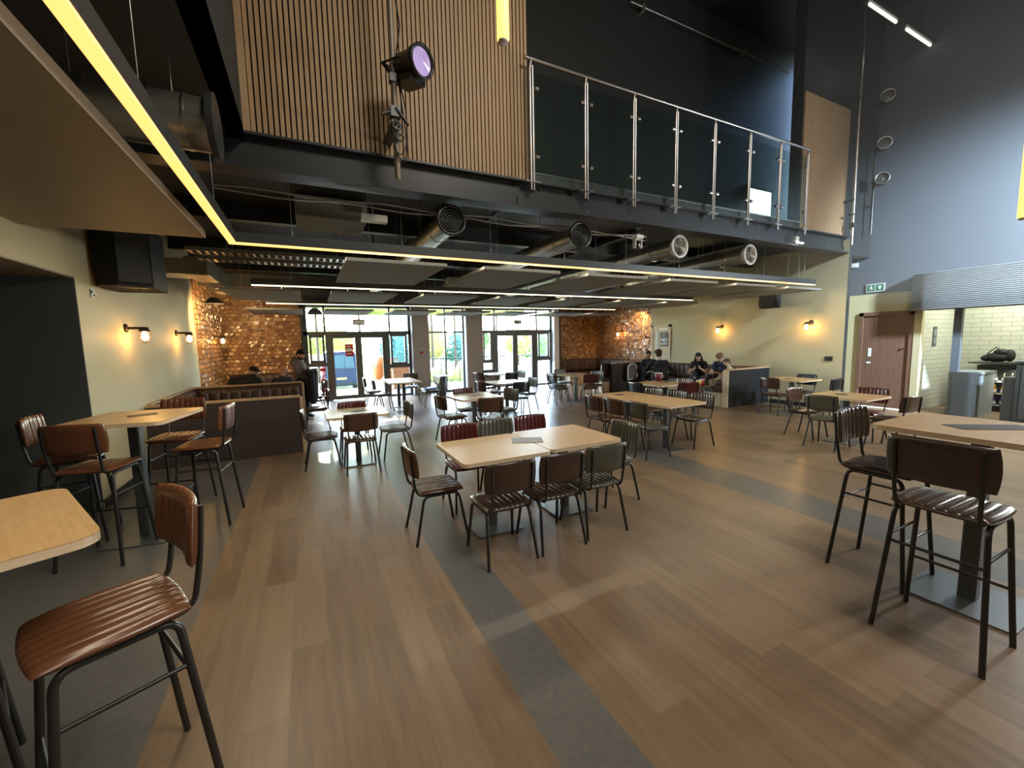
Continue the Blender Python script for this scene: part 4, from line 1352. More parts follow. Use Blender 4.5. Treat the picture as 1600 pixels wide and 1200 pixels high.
A = Matrix.Translation((1.15, 4.36, 4.51)) @ Matrix.Rotation(math.radians(28), 4, 'Z') @ Matrix.Rotation(math.radians(9), 4, 'X') @ Matrix.Rotation(PI / 2, 4, 'X')
t = thing('stage_lantern', 'black stage lantern with lilac lens on the steel pole', 'stage light', (0, 0, 0))
MB().lathe([(0, -0.24), (0.1, -0.23), (0.125, -0.18), (0.13, 0.05), (0.15, 0.06), (0.152, 0.12), (0.128, 0.12), (0.125, 0.09), (0, 0.08)], 28, A).build('body', M['blackmetal'], t)
ln = MB()
pr_ = []
for k in range(9):
    r0, r1 = 0.122 * (1 - k / 9), 0.122 * (1 - (k + 1) / 9)
    pr_ += [(r0, 0.098 + 0.002 * k), (max(r1, 0.0), 0.108 + 0.002 * k)]
ln.lathe(pr_, 28, A).build('lens', M['lens'], t)
MB().b(-0.1, 0.1, -0.18, -0.12, -0.2, 0.06, A).build('lower_fins', M['blackmetal'], t)
MB().b(-0.03, 0.03, 0.12, 0.15, -0.1, 0.1, A).build('top_fin', M['blackmetal'], t)
yk = [A @ Vector(p) for p in ((0.145, 0, -0.05), (0.16, 0, -0.1), (0.16, 0, -0.3), (-0.16, 0, -0.3), (-0.16, 0, -0.1), (-0.145, 0, -0.05))]
MB().tube(yk, 0.012, 8).build('yoke', M['blackmetal'], t)
MB().tube([yk[3], (0.96, 4.48, 4.4)], 0.018, 8).b(0.92, 1.0, 4.46, 4.54, 4.36, 4.44).build('hook_clamp', M['blackmetal'], t)

t = thing('lighting_boom', 'steel lighting pole at the right end of the oak slats', 'pole', (10.5, 4.78, 0))
MB().tube([(0, 0, 3.6), (0, 0, 8.6)], 0.026, 12).build('pipe', M['steel'], t)
MB().b(-0.14, 0.02, -0.03, 0.03, 4.2, 4.24).b(-0.05, 0.05, -0.05, 0.05, 3.95, 4.05).build('clamp', M['gunmetal'], t)
for z in (4.5, 6.5):
    MB().b(-0.03, 0.03, -0.02, 0.18, z, z + 0.04).build('wall_bracket', M['gunmetal'], t)

t = thing('lighting_boom', 'pole carrying the three round spotlights on the right', 'pole', (11.35, 4.82, 0))
MB().tube([(0, 0, 3.9), (0, 0, 8.6)], 0.026, 12).build('pipe', M['blackmetal'], t)
for z in (4.5, 7.0):
    MB().b(-0.03, 0.03, -0.02, 0.165, z, z + 0.04).build('wall_bracket', M['gunmetal'], t)
for z, lb in ((6.62, 'top'), (5.69, 'middle'), (4.98, 'lowest')):
    t = thing('spotlight', '%s of the three dark round spotlights on the right pole' % lb, 'stage light', (11.2, 4.62, z), math.radians(-62), 'dark round spotlights on the right pole')
    RX = Matrix.Rotation(PI / 2, 4, 'X')
    MB().lathe([(0, -0.2), (0.09, -0.19), (0.11, -0.1), (0.12, 0.1), (0.105, 0.1), (0.1, 0.02), (0, 0.02)], 24, RX).build('body', M['blackmetal'], t)
    MB().lathe([(0.122, 0.09), (0.126, 0.11), (0.108, 0.112), (0.105, 0.09)], 24, RX).build('front_ring', M['steel'], t)
    MB().lathe([(0.0, 0.05), (0.05, 0.04), (0.1, 0.03)], 20, RX).build('lens', M['gunmetal'], t)
    MB().tube([(-0.13, 0, 0), (-0.15, 0.2, 0), (0.15, 0.2, 0), (0.13, 0, 0)], 0.012, 8).build('yoke', M['blackmetal'], t)


def pendant(label, x, y, z0, h, ztop):
    t = thing('tube_pendant', label, 'light', (x, y, z0), 0, 'glowing amber tube pendants')
    MB().lathe([(0.0, 0.0), (0.045, 0.0), (0.05, 0.01), (0.05, h), (0.04, h + 0.01), (0, h + 0.01)], 24).build('tube', M['pendant'], t)
    MB().lathe([(0.0, -0.02), (0.04, -0.018), (0.043, 0.002), (0, 0.002)], 20).build('end_cap', M['white'], t)
    MB().tube([(0, 0, h + 0.01), (0, 0, h + 0.12)], 0.03, 12).build('top_cap', M['white'], t)
    MB().tube([(0, 0, h + 0.12), (0, 0, ztop - z0)], 0.004, 6).build('cord', M['blackmetal'], t)
    return t


pendant('amber tube pendant glowing before the slats at the top', 1.60, 3.25, 4.17, 0.8, 8.6)
pendant('amber tube pendant cut off by the right edge of the photo', 6.05, 1.39, 2.76, 0.68, 8.6)
t = thing('ceiling_batten', 'bright strip light on the hall ceiling at the upper right', 'light', (0, 0, 0))
MB().b(9.3, 10.3, 4.175, 4.205, 7.5, 7.54).b(10.7, 12.0 - 0.25, 4.175, 4.205, 7.5, 7.54).build('lit_strip', mat('pale_strip', (1, 1, 0.9), 0.4, emit=(1, 1, 0.8), estr=1.2), t)
MB().b(9.2, 11.8, 4.14, 4.25, 7.54, 7.62).build('housing', M['gunmetal'], t)
for x in (9.6, 11.3):
    MB().tube([(x, 4.2, 7.62), (x, 4.2, 8.65)], 0.01, 6).build('hanger', M['blackmetal'], t)
tag(MB().tube([(5.9, 6.5, 8.07), (10.9, 6.5, 8.07)], 0.018, 8).b(6.2, 6.26, 6.48, 6.6, 8.0, 8.12).b(9.2, 9.26, 6.48, 6.6, 8.0, 8.12).build('conduit', M['galv']), 'pale conduit running along the mezzanine back wall', 'pipe')

# ------------------------------------------------------------------ bar on the right
t = thing('bar_canopy', 'corrugated rounded canopy over the bar opening', 'canopy', (0, 0, 0))
m = MB()
base = [(11.8, 4.16), (11.62, 4.12), (11.5, 4.02), (11.44, 3.86), (11.42, 3.6), (11.42, 0.8)]
for k in range(21):
    z = 2.19 + k * 0.036
    m.tube([(x, y, z) for x, y in base], 0.019, 8)
m.build('ribs', mat('blue_grey_cladding', (0.20, 0.215, 0.22), 0.5), t)
MB().b(11.47, 11.8, 0.8, 3.9, 2.17, 2.95).build('core', M['navy'], t)
tag(MB().b(11.76, 11.86, 3.38, 3.5, 0, 2.2).build('bar_post', M['navy']), 'dark blue post standing at the left of the bar opening', 'post')
t = thing('bar_counter', 'low grey counter front with rounded dark end by the bar post', 'counter', (0, 0, 0))
MB().b(11.95, 12.7, 3.1, 3.5, 0, 0.86).build('front_panel', M['concrete'], t)
MB().prism(rrect(0.3, 0.42, 0.12, 6, 11.86, 3.32), 0, 0.9).build('rounded_end', M['gunmetal'], t)
MB().b(11.9, 12.72, 3.08, 3.52, 0.86, 0.9).build('worktop', M['concrete'], t)
t = thing('bottle_fridge', 'glass fronted fridge with rows of bottles behind the bar', 'fridge', (13.28, 2.95, 0))
MB().b(-0.25, 0.28, -0.55, 0.5, 0.0, 0.12).b(0.22, 0.28, -0.55, 0.5, 0.12, 0.9).b(-0.25, 0.28, 0.46, 0.5, 0.12, 0.9).b(-0.25, 0.28, -0.55, -0.51, 0.12, 0.9).b(-0.25, 0.28, -0.55, 0.5, 0.9, 0.98).build('cabinet', M['blackmetal'], t)
for z in (0.12, 0.37, 0.62):
    MB().b(-0.2, 0.22, -0.51, 0.46, z, z + 0.01).build('shelf', M['white'], t)
MB().b(-0.245, -0.24, -0.51, 0.46, 0.12, 0.9).build('glass_door', M['glass'], t)
MB().b(-0.33, 0.3, -0.6, 0.62, 1.02, 1.05).build('worktop', M['gunmetal'], t)
lamp('fridge_light', 'AREA', (13.15, 2.93, 0.88), 6, (1, 0.95, 0.85), (13.2, 2.93, 0), 0.2, 0.8)
BP = {}


def bottle(kind, x, y, z, label):
    if kind not in BP:
        t = thing('bottle', label, 'bottle', (x, y, z), 0, 'bottles in the bar fridge')
        c = {'amber': (0.55, 0.26, 0.02), 'green': (0.05, 0.10, 0.03), 'purple': (0.12, 0.05, 0.2)}[kind]
        MB().lathe([(0, 0), (0.03, 0), (0.031, 0.1), (0.012, 0.15), (0.012, 0.19), (0, 0.19)], 12).build('body', mat('bottle_' + kind, c, 0.15, spec=0.7), t)
        MB().lathe([(0.0318, 0.03), (0.0318, 0.085)], 12).build('paper_label', M['white'], t)
        BP[kind] = t
        return t
    return dup(BP[kind], (x, y, z), 0, label)


for sh, (z, kd) in enumerate(((0.635, 'green'), (0.385, 'amber'), (0.135, 'purple'))):
    for i in range(8):
        bottle(kd, 13.12, 2.5 + i * 0.115, z, '%s bottle on the %s shelf of the bar fridge' % (kd, ('top', 'middle', 'bottom')[sh]))
t = thing('tool_bag', 'black rumpled bag on the shelf above the bar fridge', 'bag', (13.2, 3.22, 1.05))
b_ = MB()
for c, r in (((0, 0, 0.1), (0.12, 0.2, 0.1)), ((0, -0.06, 0.2), (0.1, 0.12, 0.08)), ((0, 0.14, 0.08), (0.1, 0.1, 0.07)), ((0, -0.18, 0.14), (0.08, 0.08, 0.13))):
    b_.ball(c, r, 14, 10)
b_.build('body', M['rubber'], t)
MB().tube([(-0.08, -0.1, 0.2), (-0.1, 0.0, 0.32), (-0.08, 0.12, 0.18)], 0.012, 6).build('strap', M['rubber'], t)
for k, (y, w, h, mm) in enumerate(((2.75, 0.16, 0.14, 'white'), (2.55, 0.14, 0.12, 'white'))):
    tag(MB().b(13.1, 13.3, y - w / 2, y + w / 2, 1.05, 1.05 + h).build('storage_box', M[mm], None, 0.01), ('white box beside the black bag above the fridge', 'white box farther right above the fridge')[k], 'box')
t = thing('till_station', 'dark grey bar unit cut off by the right edge of the photo', 'cabinet', (11.75, 2.24, 0))
MB().b(-0.2, 0.25, -0.7, 0.33, 0, 1.12).build('carcass', M['darkgrey'], t, 0.01)
MB().b(-0.22, 0.27, -0.72, 0.35, 1.12, 1.16).build('worktop', M['gunmetal'], t, 0.005)
MB().b(-0.1, 0.25, 0.33, 0.5, 0, 0.85).build('side_unit', M['navy'], t, 0.02)
for y in (-0.2, -0.68):
    MB().b(-0.208, -0.2, y, y + 0.46, 0.1, 1.05).build('door', M['gunmetal'], t)
t = thing('coffee_machine', 'steel coffee machine on the dark bar unit at the right edge', 'machine', (11.8, 2.15, 1.16))
MB().b(-0.15, 0.2, -0.3, 0.2, 0.3, 0.48).b(0.05, 0.2, -0.3, 0.2, 0, 0.3).b(-0.15, 0.2, -0.3, 0.2, 0, 0.05).build('body', M['steel'], t, 0.01)
MB().tube([(-0.08, -0.05, 0.3), (-0.08, -0.05, 0.22)], 0.03, 10).tube([(-0.08, -0.05, 0.23), (-0.2, -0.05, 0.22)], 0.012, 8).build('group_head', M['blackmetal'], t)
t = thing('wall_notice', 'dark notice on the white tiled wall left of the bar post', 'sign', (12.6, 4.035, 1.62))
MB().b(-0.09, 0.09, -0.008, 0.0, -0.22, 0.22).build('board', M['navy'], t)
MB().b(-0.06, 0.06, -0.011, -0.008, 0.02, 0.15).b(-0.06, 0.06, -0.011, -0.008, -0.16, -0.03).build('panel', M['concrete'], t)

# ------------------------------------------------------------------ litter bin, fire extinguishers
t = thing('litter_bin', 'tapered dark grey bin with round pale top before the middle window', 'bin', (3.72, 12.6, 0))
MB().lathe([(0, 0), (0.155, 0), (0.185, 0.66), (0.175, 0.66), (0, 0.64)], 28).build('body', M['frame'], t)
MB().lathe([(0, 0.66), (0.25, 0.66), (0.26, 0.675), (0.25, 0.69), (0, 0.69)], 32).build('round_top', M['white'], t)
for k, x in enumerate((0.12, 0.36)):
    t = thing('fire_extinguisher', ('left one of the two red fire extinguishers by the side pane', 'right one of the two red fire extinguishers by the side pane')[k], 'fire extinguisher', (x, 13.55, 0.3), 0, 'red fire extinguishers on a stand')
    MB().lathe([(0, 0), (0.07, 0), (0.075, 0.03), (0.075, 0.36), (0.05, 0.43), (0.02, 0.46), (0, 0.46)], 20).build('cylinder', M['red'], t)
    MB().tube([(0, 0, 0.45), (0, 0, 0.52)], 0.018, 8).b(-0.02, 0.08, -0.012, 0.012, 0.52, 0.545).build('valve', M['blackmetal'], t)
    MB().tube([(0, -0.02, 0.5), (-0.09, -0.03, 0.45), (-0.1, -0.04, 0.2), (-0.085, -0.05, 0.08)], 0.012, 6).build('hose', M['rubber'], t)
    MB().b(-0.1, 0.1, -0.1, 0.1, -0.3, -0.28).b(-0.02, 0.02, -0.02, 0.02, -0.28, 0.0).build('stand', M['galv'], t)
    tt = thing('extinguisher_sign', ('left small orange and red sign on the side pane', 'right small red sign on the side pane')[k], 'sign', (x + 0.02, 13.8, 0.98), 0, 'small signs above the extinguishers')
    MB().b(-0.08, 0.08, -0.006, 0, -0.05, 0.05).build('plate', M['orange'] if k == 0 else M['red'], tt)
    MB().b(-0.07, 0.07, -0.01, -0.006, -0.045, 0.0).build('band', M['red'], tt)
tag(MB().box((0, 0, 0.012), (0.26, 0.2, 0.02)).box((0.02, 0.01, 0.028), (0.2, 0.16, 0.012), None, 0.3).build('newspaper', mat('blue_print', (0.15, 0.25, 0.5), 0.6, noise=0.6, nscale=20)), 'blue and white newspaper on a chair seat by the bin', 'newspaper').location = (2.90, 10.9, 0.47)

# ------------------------------------------------------------------ outside
OG = mat('pale_paving', (0.26, 0.25, 0.23), 0.8, noise=0.15, nscale=3)
struct(MB().b(-6, 16, 14.1, 17.5, -1.0, -0.02).build('ground_terrace', OG))
struct(MB().b(-40, 60, 17.5, 120, -1.1, -0.95).build('ground_road', mat('road_and_lawn', (0.25, 0.30, 0.12), 0.9, noise=0.4, nscale=0.3)))
# van rear
t = thing('van', 'dark blue van with yellow rear plate outside the left glazed doors', 'van', (1.62, 25.0, -0.95))
NAVYP = mat('van_paint', (0.012, 0.018, 0.042), 0.4)
prof = [(-0.95, 0.35), (-0.98, 0.9), (-0.93, 1.3), (-0.82, 2.15), (-0.7, 2.3), (0.7, 2.3), (0.82, 2.15), (0.93, 1.3), (0.98, 0.9), (0.95, 0.35)]
XZ = Matrix(((1, 0, 0, 0), (0, 0, 1, 0), (0, 1, 0, 0), (0, 0, 0, 1)))
MB().prism(prof, 0, 4.6, XZ).build('body', NAVYP, t, 0.06)
MB().prism([(-0.72, 1.35), (-0.64, 2.1), (0.64, 2.1), (0.72, 1.35)], -0.02, 0.03, XZ).build('rear_window', mat('van_window', (0.05, 0.085, 0.09), 0.3, spec=0.2), t)
MB().b(-0.26, 0.26, -0.03, 0.0, 0.72, 0.83).build('number_plate', M['yellow'], t)
MB().b(-0.9, 0.9, -0.1, 0.05, 0.38, 0.6).build('bumper', M['rubber'], t, 0.03)
for s in (-1, 1):
    MB().b(s * 0.93 - 0.06, s * 0.93 + 0.06, -0.03, 0.1, 0.9, 1.5).build('tail_light', M['red'], t, 0.02)
    MB().tube([(s * 0.85, 0.7, 0.33), (s * 0.62, 0.7, 0.33)], 0.33, 20).build('wheel', M['rubber'], t)
MB().tube([(0.2, -0.02, 1.4), (0.2, -0.02, 2.05)], 0.012, 6).build('wiper', M['rubber'], t)
# cement mixer and orange brick wall
t = thing('cement_mixer', 'orange cement mixer outside the right leaf of the left doors', 'mixer', (2.45, 16.2, -0.02))
MX = Matrix.Translation((0, 0, 0.88)) @ Matrix.Rotation(math.radians(14), 4, 'Y')
MB().lathe([(0.0, -0.5), (0.1, -0.5), (0.16, -0.38), (0.26, -0.1), (0.28, 0.0), (0.27, 0.2), (0.2, 0.36), (0.15, 0.42), (0.13, 0.42), (0.18, 0.34), (0.24, 0.0)], 24, MX).build('drum', M['orange'], t)
MB().tube([(-0.35, 0, 0), (-0.3, 0, 0.85), (0.3, 0, 0.95), (0.35, 0, 0)], 0.025, 8).tube([(-0.35, -0.3, 0.02), (-0.35, 0.3, 0.02)], 0.025, 8).tube([(0.35, -0.3, 0.02), (0.35, 0.3, 0.02)], 0.025, 8).build('frame', M['orange'], t)
tag(MB().b(2.9, 4.3, 16.1, 16.3, -0.02, 0.98).build('brick_wall', M['orangebrick']), 'low orange brick wall outside the left glazing', 'wall')
# railings on the terrace


def railing(label, x0, x1, y, n):
    t = thing('terrace_railing', label, 'railing', (0, 0, 0), 0, 'dark railings on the terrace')
    MB().tube([(x0, y, 1.05), (x1, y, 1.05)], 0.025, 8).tube([(x0, y, 0.1), (x1, y, 0.1)], 0.012, 6).build('rail', M['blackmetal'], t)
    for i in range(n + 1):
        x = x0 + (x1 - x0) * i / n
        p = MB().tube([(x, y, -0.02), (x, y, 1.05)], 0.02, 8).build('post', M['blackmetal'], t)
        MB().tube([(x - 0.1, y, 0.75), (x + 0.1, y, 0.75)], 0.012, 6).build('bracket', M['blackmetal'], p)
    return t


railing('dark terrace railing seen through the middle window', 4.3, 7.6, 17.2, 4)
railing('dark terrace railing seen through the right glazed doors', 7.9, 12.6, 17.2, 5)
t = thing('terrace_railing', 'upright orange bar fence outside behind the mixer', 'railing', (0, 0, 0))
MB().tube([(2.3, 17.2, 1.15), (3.3, 17.2, 1.15)], 0.02, 8).build('rail', M['blackmetal'], t)
m = MB()
for i in range(12):
    m.tube([(2.32 + i * 0.085, 17.2, -0.02), (2.32 + i * 0.085, 17.2, 1.15)], 0.012, 6)
m.build('bars', M['orange'], t)
# trees and hedges


def leaf(name, c):
    m = mat(name, c, 0.7)
    nt = m.node_tree
    tr = nt.nodes.new('ShaderNodeBsdfTranslucent')
    tr.inputs[0].default_value = (*c, 1)
    mx = nt.nodes.new('ShaderNodeMixShader')
    mx.inputs[0].default_value = 0.5
    nt.links.new(nt.nodes['Principled BSDF'].outputs[0], mx.inputs[1])
    nt.links.new(tr.outputs[0], mx.inputs[2])
    nt.links.new(mx.outputs[0], nt.nodes['Material Output'].inputs[0])
    return m


LEAFS = [leaf('leaf_green', (0.26, 0.38, 0.14)), leaf('leaf_yellow', (0.50, 0.54, 0.18)), leaf('leaf_bluegreen', (0.14, 0.28, 0.24)), leaf('leaf_autumn', (0.52, 0.44, 0.20))]
BARK = mat('bark', (0.08, 0.05, 0.03), 0.9)


def foliage(name, blobs, n, size, m, parent, seed, core=0.72):
    rnd = random.Random(seed)
    mb = MB()
    for (c, r) in blobs:
        mb.ball(c, [q * core for q in r], 14, 9)
        for _ in range(n):
            d = Vector((rnd.gauss(0, 1), rnd.gauss(0, 1), rnd.gauss(0, 1))).normalized()
            k = max(core - 0.05, 0.7) + rnd.random() * (0.35 if core < 0.9 else 0.08)
            p = Vector((c[0] + d.x * r[0] * k, c[1] + d.y * r[1] * k, c[2] + d.z * r[2] * k))
            a = Vector((rnd.gauss(0, 1), rnd.gauss(0, 1), rnd.gauss(0, 1))).normalized() * size
            b_ = a.orthogonal().normalized() * size * 0.7
            mb.add([p - a, p + b_, p + a, p - b_], [(0, 1, 2, 3)])
    return mb.build(name, m, parent)


TG = 'trees beyond the terrace'
for i, (x, y, zc, rx, rz, hz, k, lb) in enumerate((
        (-2.8, 26.3, 1.5, 2.2, 1.5, -0.95, 1, 'yellow green tree left of the van'), (1.9, 37, 2.0, 2.2, 1.7, -0.95, 1, 'yellow tree behind the van'),
        (5.5, 26.3, 0.9, 1.3, 2.0, -0.95, 2, 'blue green tree behind the orange wall'), (10.2, 37, 1.9, 2.0, 2.0, -0.95, 3, 'autumn tree behind the middle window'),
        (13.9, 41, 1.2, 2.0, 2.0, -0.95, 2, 'dark green tree seen left of the right doors'), (17.6, 45.5, 1.4, 2.2, 2.2, -0.95, 0, 'round green tree behind the right doors'),
        (21.2, 41, 1.7, 2.2, 2.2, -0.95, 3, 'orange tinted tree at the right of the right doors'), (26.2, 45.5, 1.4, 2.4, 2.2, -0.95, 0, 'green tree behind the far right pane'))):
    t = thing('tree', lb, 'tree', (x, y, hz), 0, TG)
    rnd = random.Random(i)
    blobs = [((0, 0, zc + 0.95), (rx, rx * 0.7, rz))] + [((rnd.uniform(-0.7, 0.7) * rx, rnd.uniform(-0.4, 0.4) * rx, zc + 0.95 + rnd.uniform(-0.4, 0.4) * rz), (rx * 0.55, rx * 0.5, rz * 0.6)) for _ in range(4)]
    foliage('foliage', blobs, 420, 0.13, LEAFS[k], t, i)
    MB().tube([(0, 0, 0), (0.05, 0, 1.2), (0, 0, zc + 0.9)], 0.13, 8, r_end=0.07).build('trunk', BARK, t)
def sun_blocker_tree(label, x, y, layers, k, seed):  # added to keep the sun out, mostly above the view
    """tall crown in level layers"""
    t = thing('tree', label, 'tree', (x, y, -0.95), 0, TG)
    blobs = [((k * 0.3 * r, 0, (a + b_) / 2 + 0.95), (r * 0.42, 1.05, (b_ - a) / 2)) for a, b_, r in layers for k in (-2, -1, 0, 1, 2)]
    foliage('foliage', blobs, 110, 0.06, LEAFS[k], t, seed, 1.0)
    MB().tube([(0, 0.1, 0), (0.05, 0.1, 2.4), (0, 0, layers[-1][1] + 0.6)], 0.12, 8, r_end=0.05).build('trunk', BARK, t)


SUN_SLOT_LAYERS = [(3.7, 4.74, 2.35), (5.06, 5.2, 2.35), (5.5, 5.95, 2.35), (5.75, 9.6, 2.35)]  # gaps between the added layers let sun stripes onto the floor
for i, (x, dy, lay, lb) in enumerate((
        (-2.4, 0, SUN_SLOT_LAYERS, 'layered sun-blocking crown added far left behind the van'), (0.6, 2.5, SUN_SLOT_LAYERS, 'layered sun-blocking crown added right behind the van'), (3.2, 0, SUN_SLOT_LAYERS, 'layered sun-blocking crown added behind the cement mixer'),
        (5.6, 2.5, [(3.7, 4.9, 2.4), (4.4, 10.0, 2.4)], 'dense sun-blocking crown added behind the middle window'), (8.2, 0, [(3.7, 4.9, 2.4), (4.4, 10.0, 2.4)], 'dense sun-blocking crown added behind the right pier'),
        (10.8, 2.5, [(3.7, 4.9, 2.4), (4.4, 10.0, 2.4)], 'dense sun-blocking crown added behind the right glazed doors'), (13.4, 0, [(3.7, 4.9, 2.4), (4.4, 10.0, 2.4)], 'dense sun-blocking crown added behind the far right pane'))):
    sun_blocker_tree(lb, x, 29.6 + dy, [(a + dy * 0.24, b_ + dy * 0.24, r) for a, b_, r in lay], (1, 1, 1, 0, 3, 0, 3)[i], 60 + i)
for x, y, w, h, k, lb in ((6.2, 19.5, 1.3, 0.75, 1, 'sunny hedge outside the middle window'), (-1.2, 19.5, 1.3, 0.55, 1, 'low hedge outside the left side pane')):
    t = thing('hedge', lb, 'hedge', (x, y, -0.95))
    foliage('foliage', [((-w * 0.5, 0, h), (w * 0.6, 0.5, h)), ((w * 0.5, 0, h), (w * 0.6, 0.5, h * 1.1))], 700, 0.07, LEAFS[k], t, 40 + k)
# ------------------------------------------------------------------ stage haze in the added blue beam
hz_m = bpy.data.materials.new('stage_haze')
hz_m.use_nodes = True
hz_m.node_tree.nodes.clear()
ho = hz_m.node_tree.nodes.new('ShaderNodeOutputMaterial')
hv = hz_m.node_tree.nodes.new('ShaderNodeVolumeScatter')
hv.inputs['Density'].default_value = 0.045
hv.inputs['Anisotropy'].default_value = 0.2
hz_m.node_tree.links.new(hv.outputs[0], ho.inputs['Volume'])
hz = MB().b(6.5, 11.38, -3.5, 4.38, 2.3, 7.42).build('haze', hz_m)
tag(hz, 'pale blue haze drifting in the light at the upper right', 'haze', None, 'stuff')

# ------------------------------------------------------------------ people
SKIN = mat('skin', (0.50, 0.29, 0.19), 0.5, spec=0.3)
PM = {'skin': SKIN, 'eye': mat('eye_dark', (0.02, 0.015, 0.012), 0.3), 'lip': mat('lip', (0.35, 0.14, 0.11), 0.5),
      'shoe': mat('dark_shoe', (0.02, 0.02, 0.02), 0.5)}


def cloth(name, c):
    if name not in PM:
        PM[name] = mat(name, c, 0.85, noise=0.1, nscale=30)
    return name


def cap(mb, p, q, r1, r2):
    p, q = Vector(p), Vector(q)
    mb.ball(p, r1, 12, 8)
    mb.ball(q, r2, 12, 8)
    if (q - p).length > 1e-4:
        mb.tube([p, q], r1, 12, True, None, r2)


def prim_dist(P, pr):
    if pr[0] == 'c':
        _, a, b_, r1, r2_, _m = pr
        ab = b_ - a
        t = 0 if ab.length_squared < 1e-9 else max(0, min(1, (P - a).dot(ab) / ab.length_squared))
        return (P - (a + ab * t)).length - (r1 + (r2_ - r1) * t)
    _, c, rr, R, _m = pr
    d = R @ (P - c)
    k = Vector((d.x / rr[0], d.y / rr[1], d.z / rr[2])).length
    return (k - 1) * min(rr)


def fuse(name, prims, voxel, smooth, parent=None):
    """one continuous surface from overlapping tapered shapes; faces take the material of the nearest shape"""
    mb = MB()
    for pr in prims:
        if pr[0] == 'c':
            cap(mb, pr[1], pr[2], pr[3], pr[4])
        else:
            Mx = Matrix.Translation(pr[1]) @ pr[3].inverted().to_4x4()
            mb.ball((0, 0, 0), pr[2], 18, 12, Mx)
    tmp = mb.build('body_source', None)
    rm = tmp.modifiers.new('r', 'REMESH')
    rm.mode = 'VOXEL'
    rm.voxel_size = voxel
    sm = tmp.modifiers.new('s', 'SMOOTH')
    sm.iterations = smooth
    sm.factor = 0.5
    dg = bpy.context.evaluated_depsgraph_get()
    me = bpy.data.meshes.new_from_object(tmp.evaluated_get(dg))
    old = tmp.data
    bpy.data.objects.remove(tmp)
    bpy.data.meshes.remove(old)
    me.name = name
    me.materials.clear()
    keys = []
    for pr in prims:
        if pr[-1] not in keys:
            keys.append(pr[-1])
            me.materials.append(PM[pr[-1]])
    for po in me.polygons:
        c = po.center
        best = min(prims, key=lambda pr: prim_dist(c, pr))
        po.material_index = keys.index(best[-1])
        po.use_smooth = True
    o = bpy.data.objects.new(name, me)
    COL.objects.link(o)
    if parent:
        o.parent = parent
    return o


I3 = Matrix.Identity(3)


def C(a, b_, r1, r2_, m):
    return ('c', Vector(a), Vector(b_), r1, r2_, m)


def head_prims(c, R, s=1.0, beard=None):
    """head centred at c; R turns local (x right, y face, z up) to body space"""
    c = Vector(c)
    W = lambda x, y, z: c + R @ (Vector((x, y, z)) * s)
    Ri = R.inverted()
    E_ = lambda p, r, m: ('e', W(*p), tuple(q * s for q in r), Ri, m)
    out = [E_((0, -0.005, 0.02), (0.076, 0.096, 0.100), 'skin'), E_((0, 0.028, -0.045), (0.058, 0.066, 0.068), beard or 'skin'),
           E_((0, 0.03, 0.0), (0.064, 0.066, 0.06), 'skin'),
           C(W(0, 0.092, 0.01), W(0, 0.108, -0.022), 0.009 * s, 0.014 * s, 'skin'), E_((0, 0.086, -0.056), (0.026, 0.012, 0.009), 'lip')]
    for sx in (-1, 1):
        out += [E_((sx * 0.03, 0.086, 0.008), (0.013, 0.010, 0.008), 'eye'), E_((sx * 0.078, -0.005, -0.005), (0.011, 0.02, 0.032), 'skin'),
                C(W(sx * 0.015, 0.09, 0.026), W(sx * 0.045, 0.082, 0.026), 0.008 * s, 0.007 * s, 'skin')]
    return out


def hand_prims(w, d, n, m='skin', s=1.0, curl=0.5, side=1):
    """palm, four unequal bent fingers and a thumb from the side of the palm; d = pointing, n = back of the hand"""
    w, d, n = Vector(w), Vector(d).normalized(), Vector(n).normalized()
    x = d.cross(n).normalized() * side
    R = Matrix((x, d, n)).transposed()
    out = [('e', w + d * 0.05 * s, (0.040 * s, 0.052 * s, 0.018 * s), R.inverted(), m)]
    for k, (off, ln) in enumerate(((-0.029, 0.062), (-0.010, 0.074), (0.010, 0.078), (0.029, 0.070))):
        a = w + d * 0.095 * s + x * off * s
        b_ = a + (d * (1 - 0.4 * curl) - n * 0.6 * curl).normalized() * ln * 0.5 * s
        c = b_ + (d * (1 - 1.2 * curl) - n * 1.2 * curl).normalized() * ln * 0.5 * s
        out += [C(a, b_, 0.0095 * s, 0.009 * s, m), C(b_, c, 0.009 * s, 0.0075 * s, m)]
    a = w + d * 0.035 * s + x * 0.036 * s
    b_ = a + (x * 0.7 + d * 0.7 - n * 0.2).normalized() * 0.035 * s
    out += [C(a, b_, 0.012 * s, 0.010 * s, m), C(b_, b_ + (x * 0.1 + d - n * 0.5 * curl).normalized() * 0.03 * s, 0.010 * s, 0.008 * s, m)]
    return out


def arm_prims(sh, hand, elbow_hint, top, fore, s=1.0):
    sh, hand = Vector(sh), Vector(hand)
    la, lb = 0.29 * s, 0.26 * s
    v = hand - sh
    L = min(v.length, (la + lb) * 0.985)
    d = v.normalized()
    hand = sh + d * L
    a = (la * la - lb * lb + L * L) / (2 * L)
    h = math.sqrt(max(0, la * la - a * a))
    e = Vector(elbow_hint)
    e = (e - d * e.dot(d)).normalized()
    el = sh + d * a + e * h
    out = [C(sh, sh + (el - sh) * 0.55, 0.058 * s, 0.05 * s, top), C(sh + (el - sh) * 0.55, el, 0.05 * s, 0.042 * s, top if fore != 'half' else 'skin'),
           C(el, hand, 0.042 * s, 0.029 * s, top if fore == 'long' else 'skin')]
    return out, hand, (hand - el).normalized()


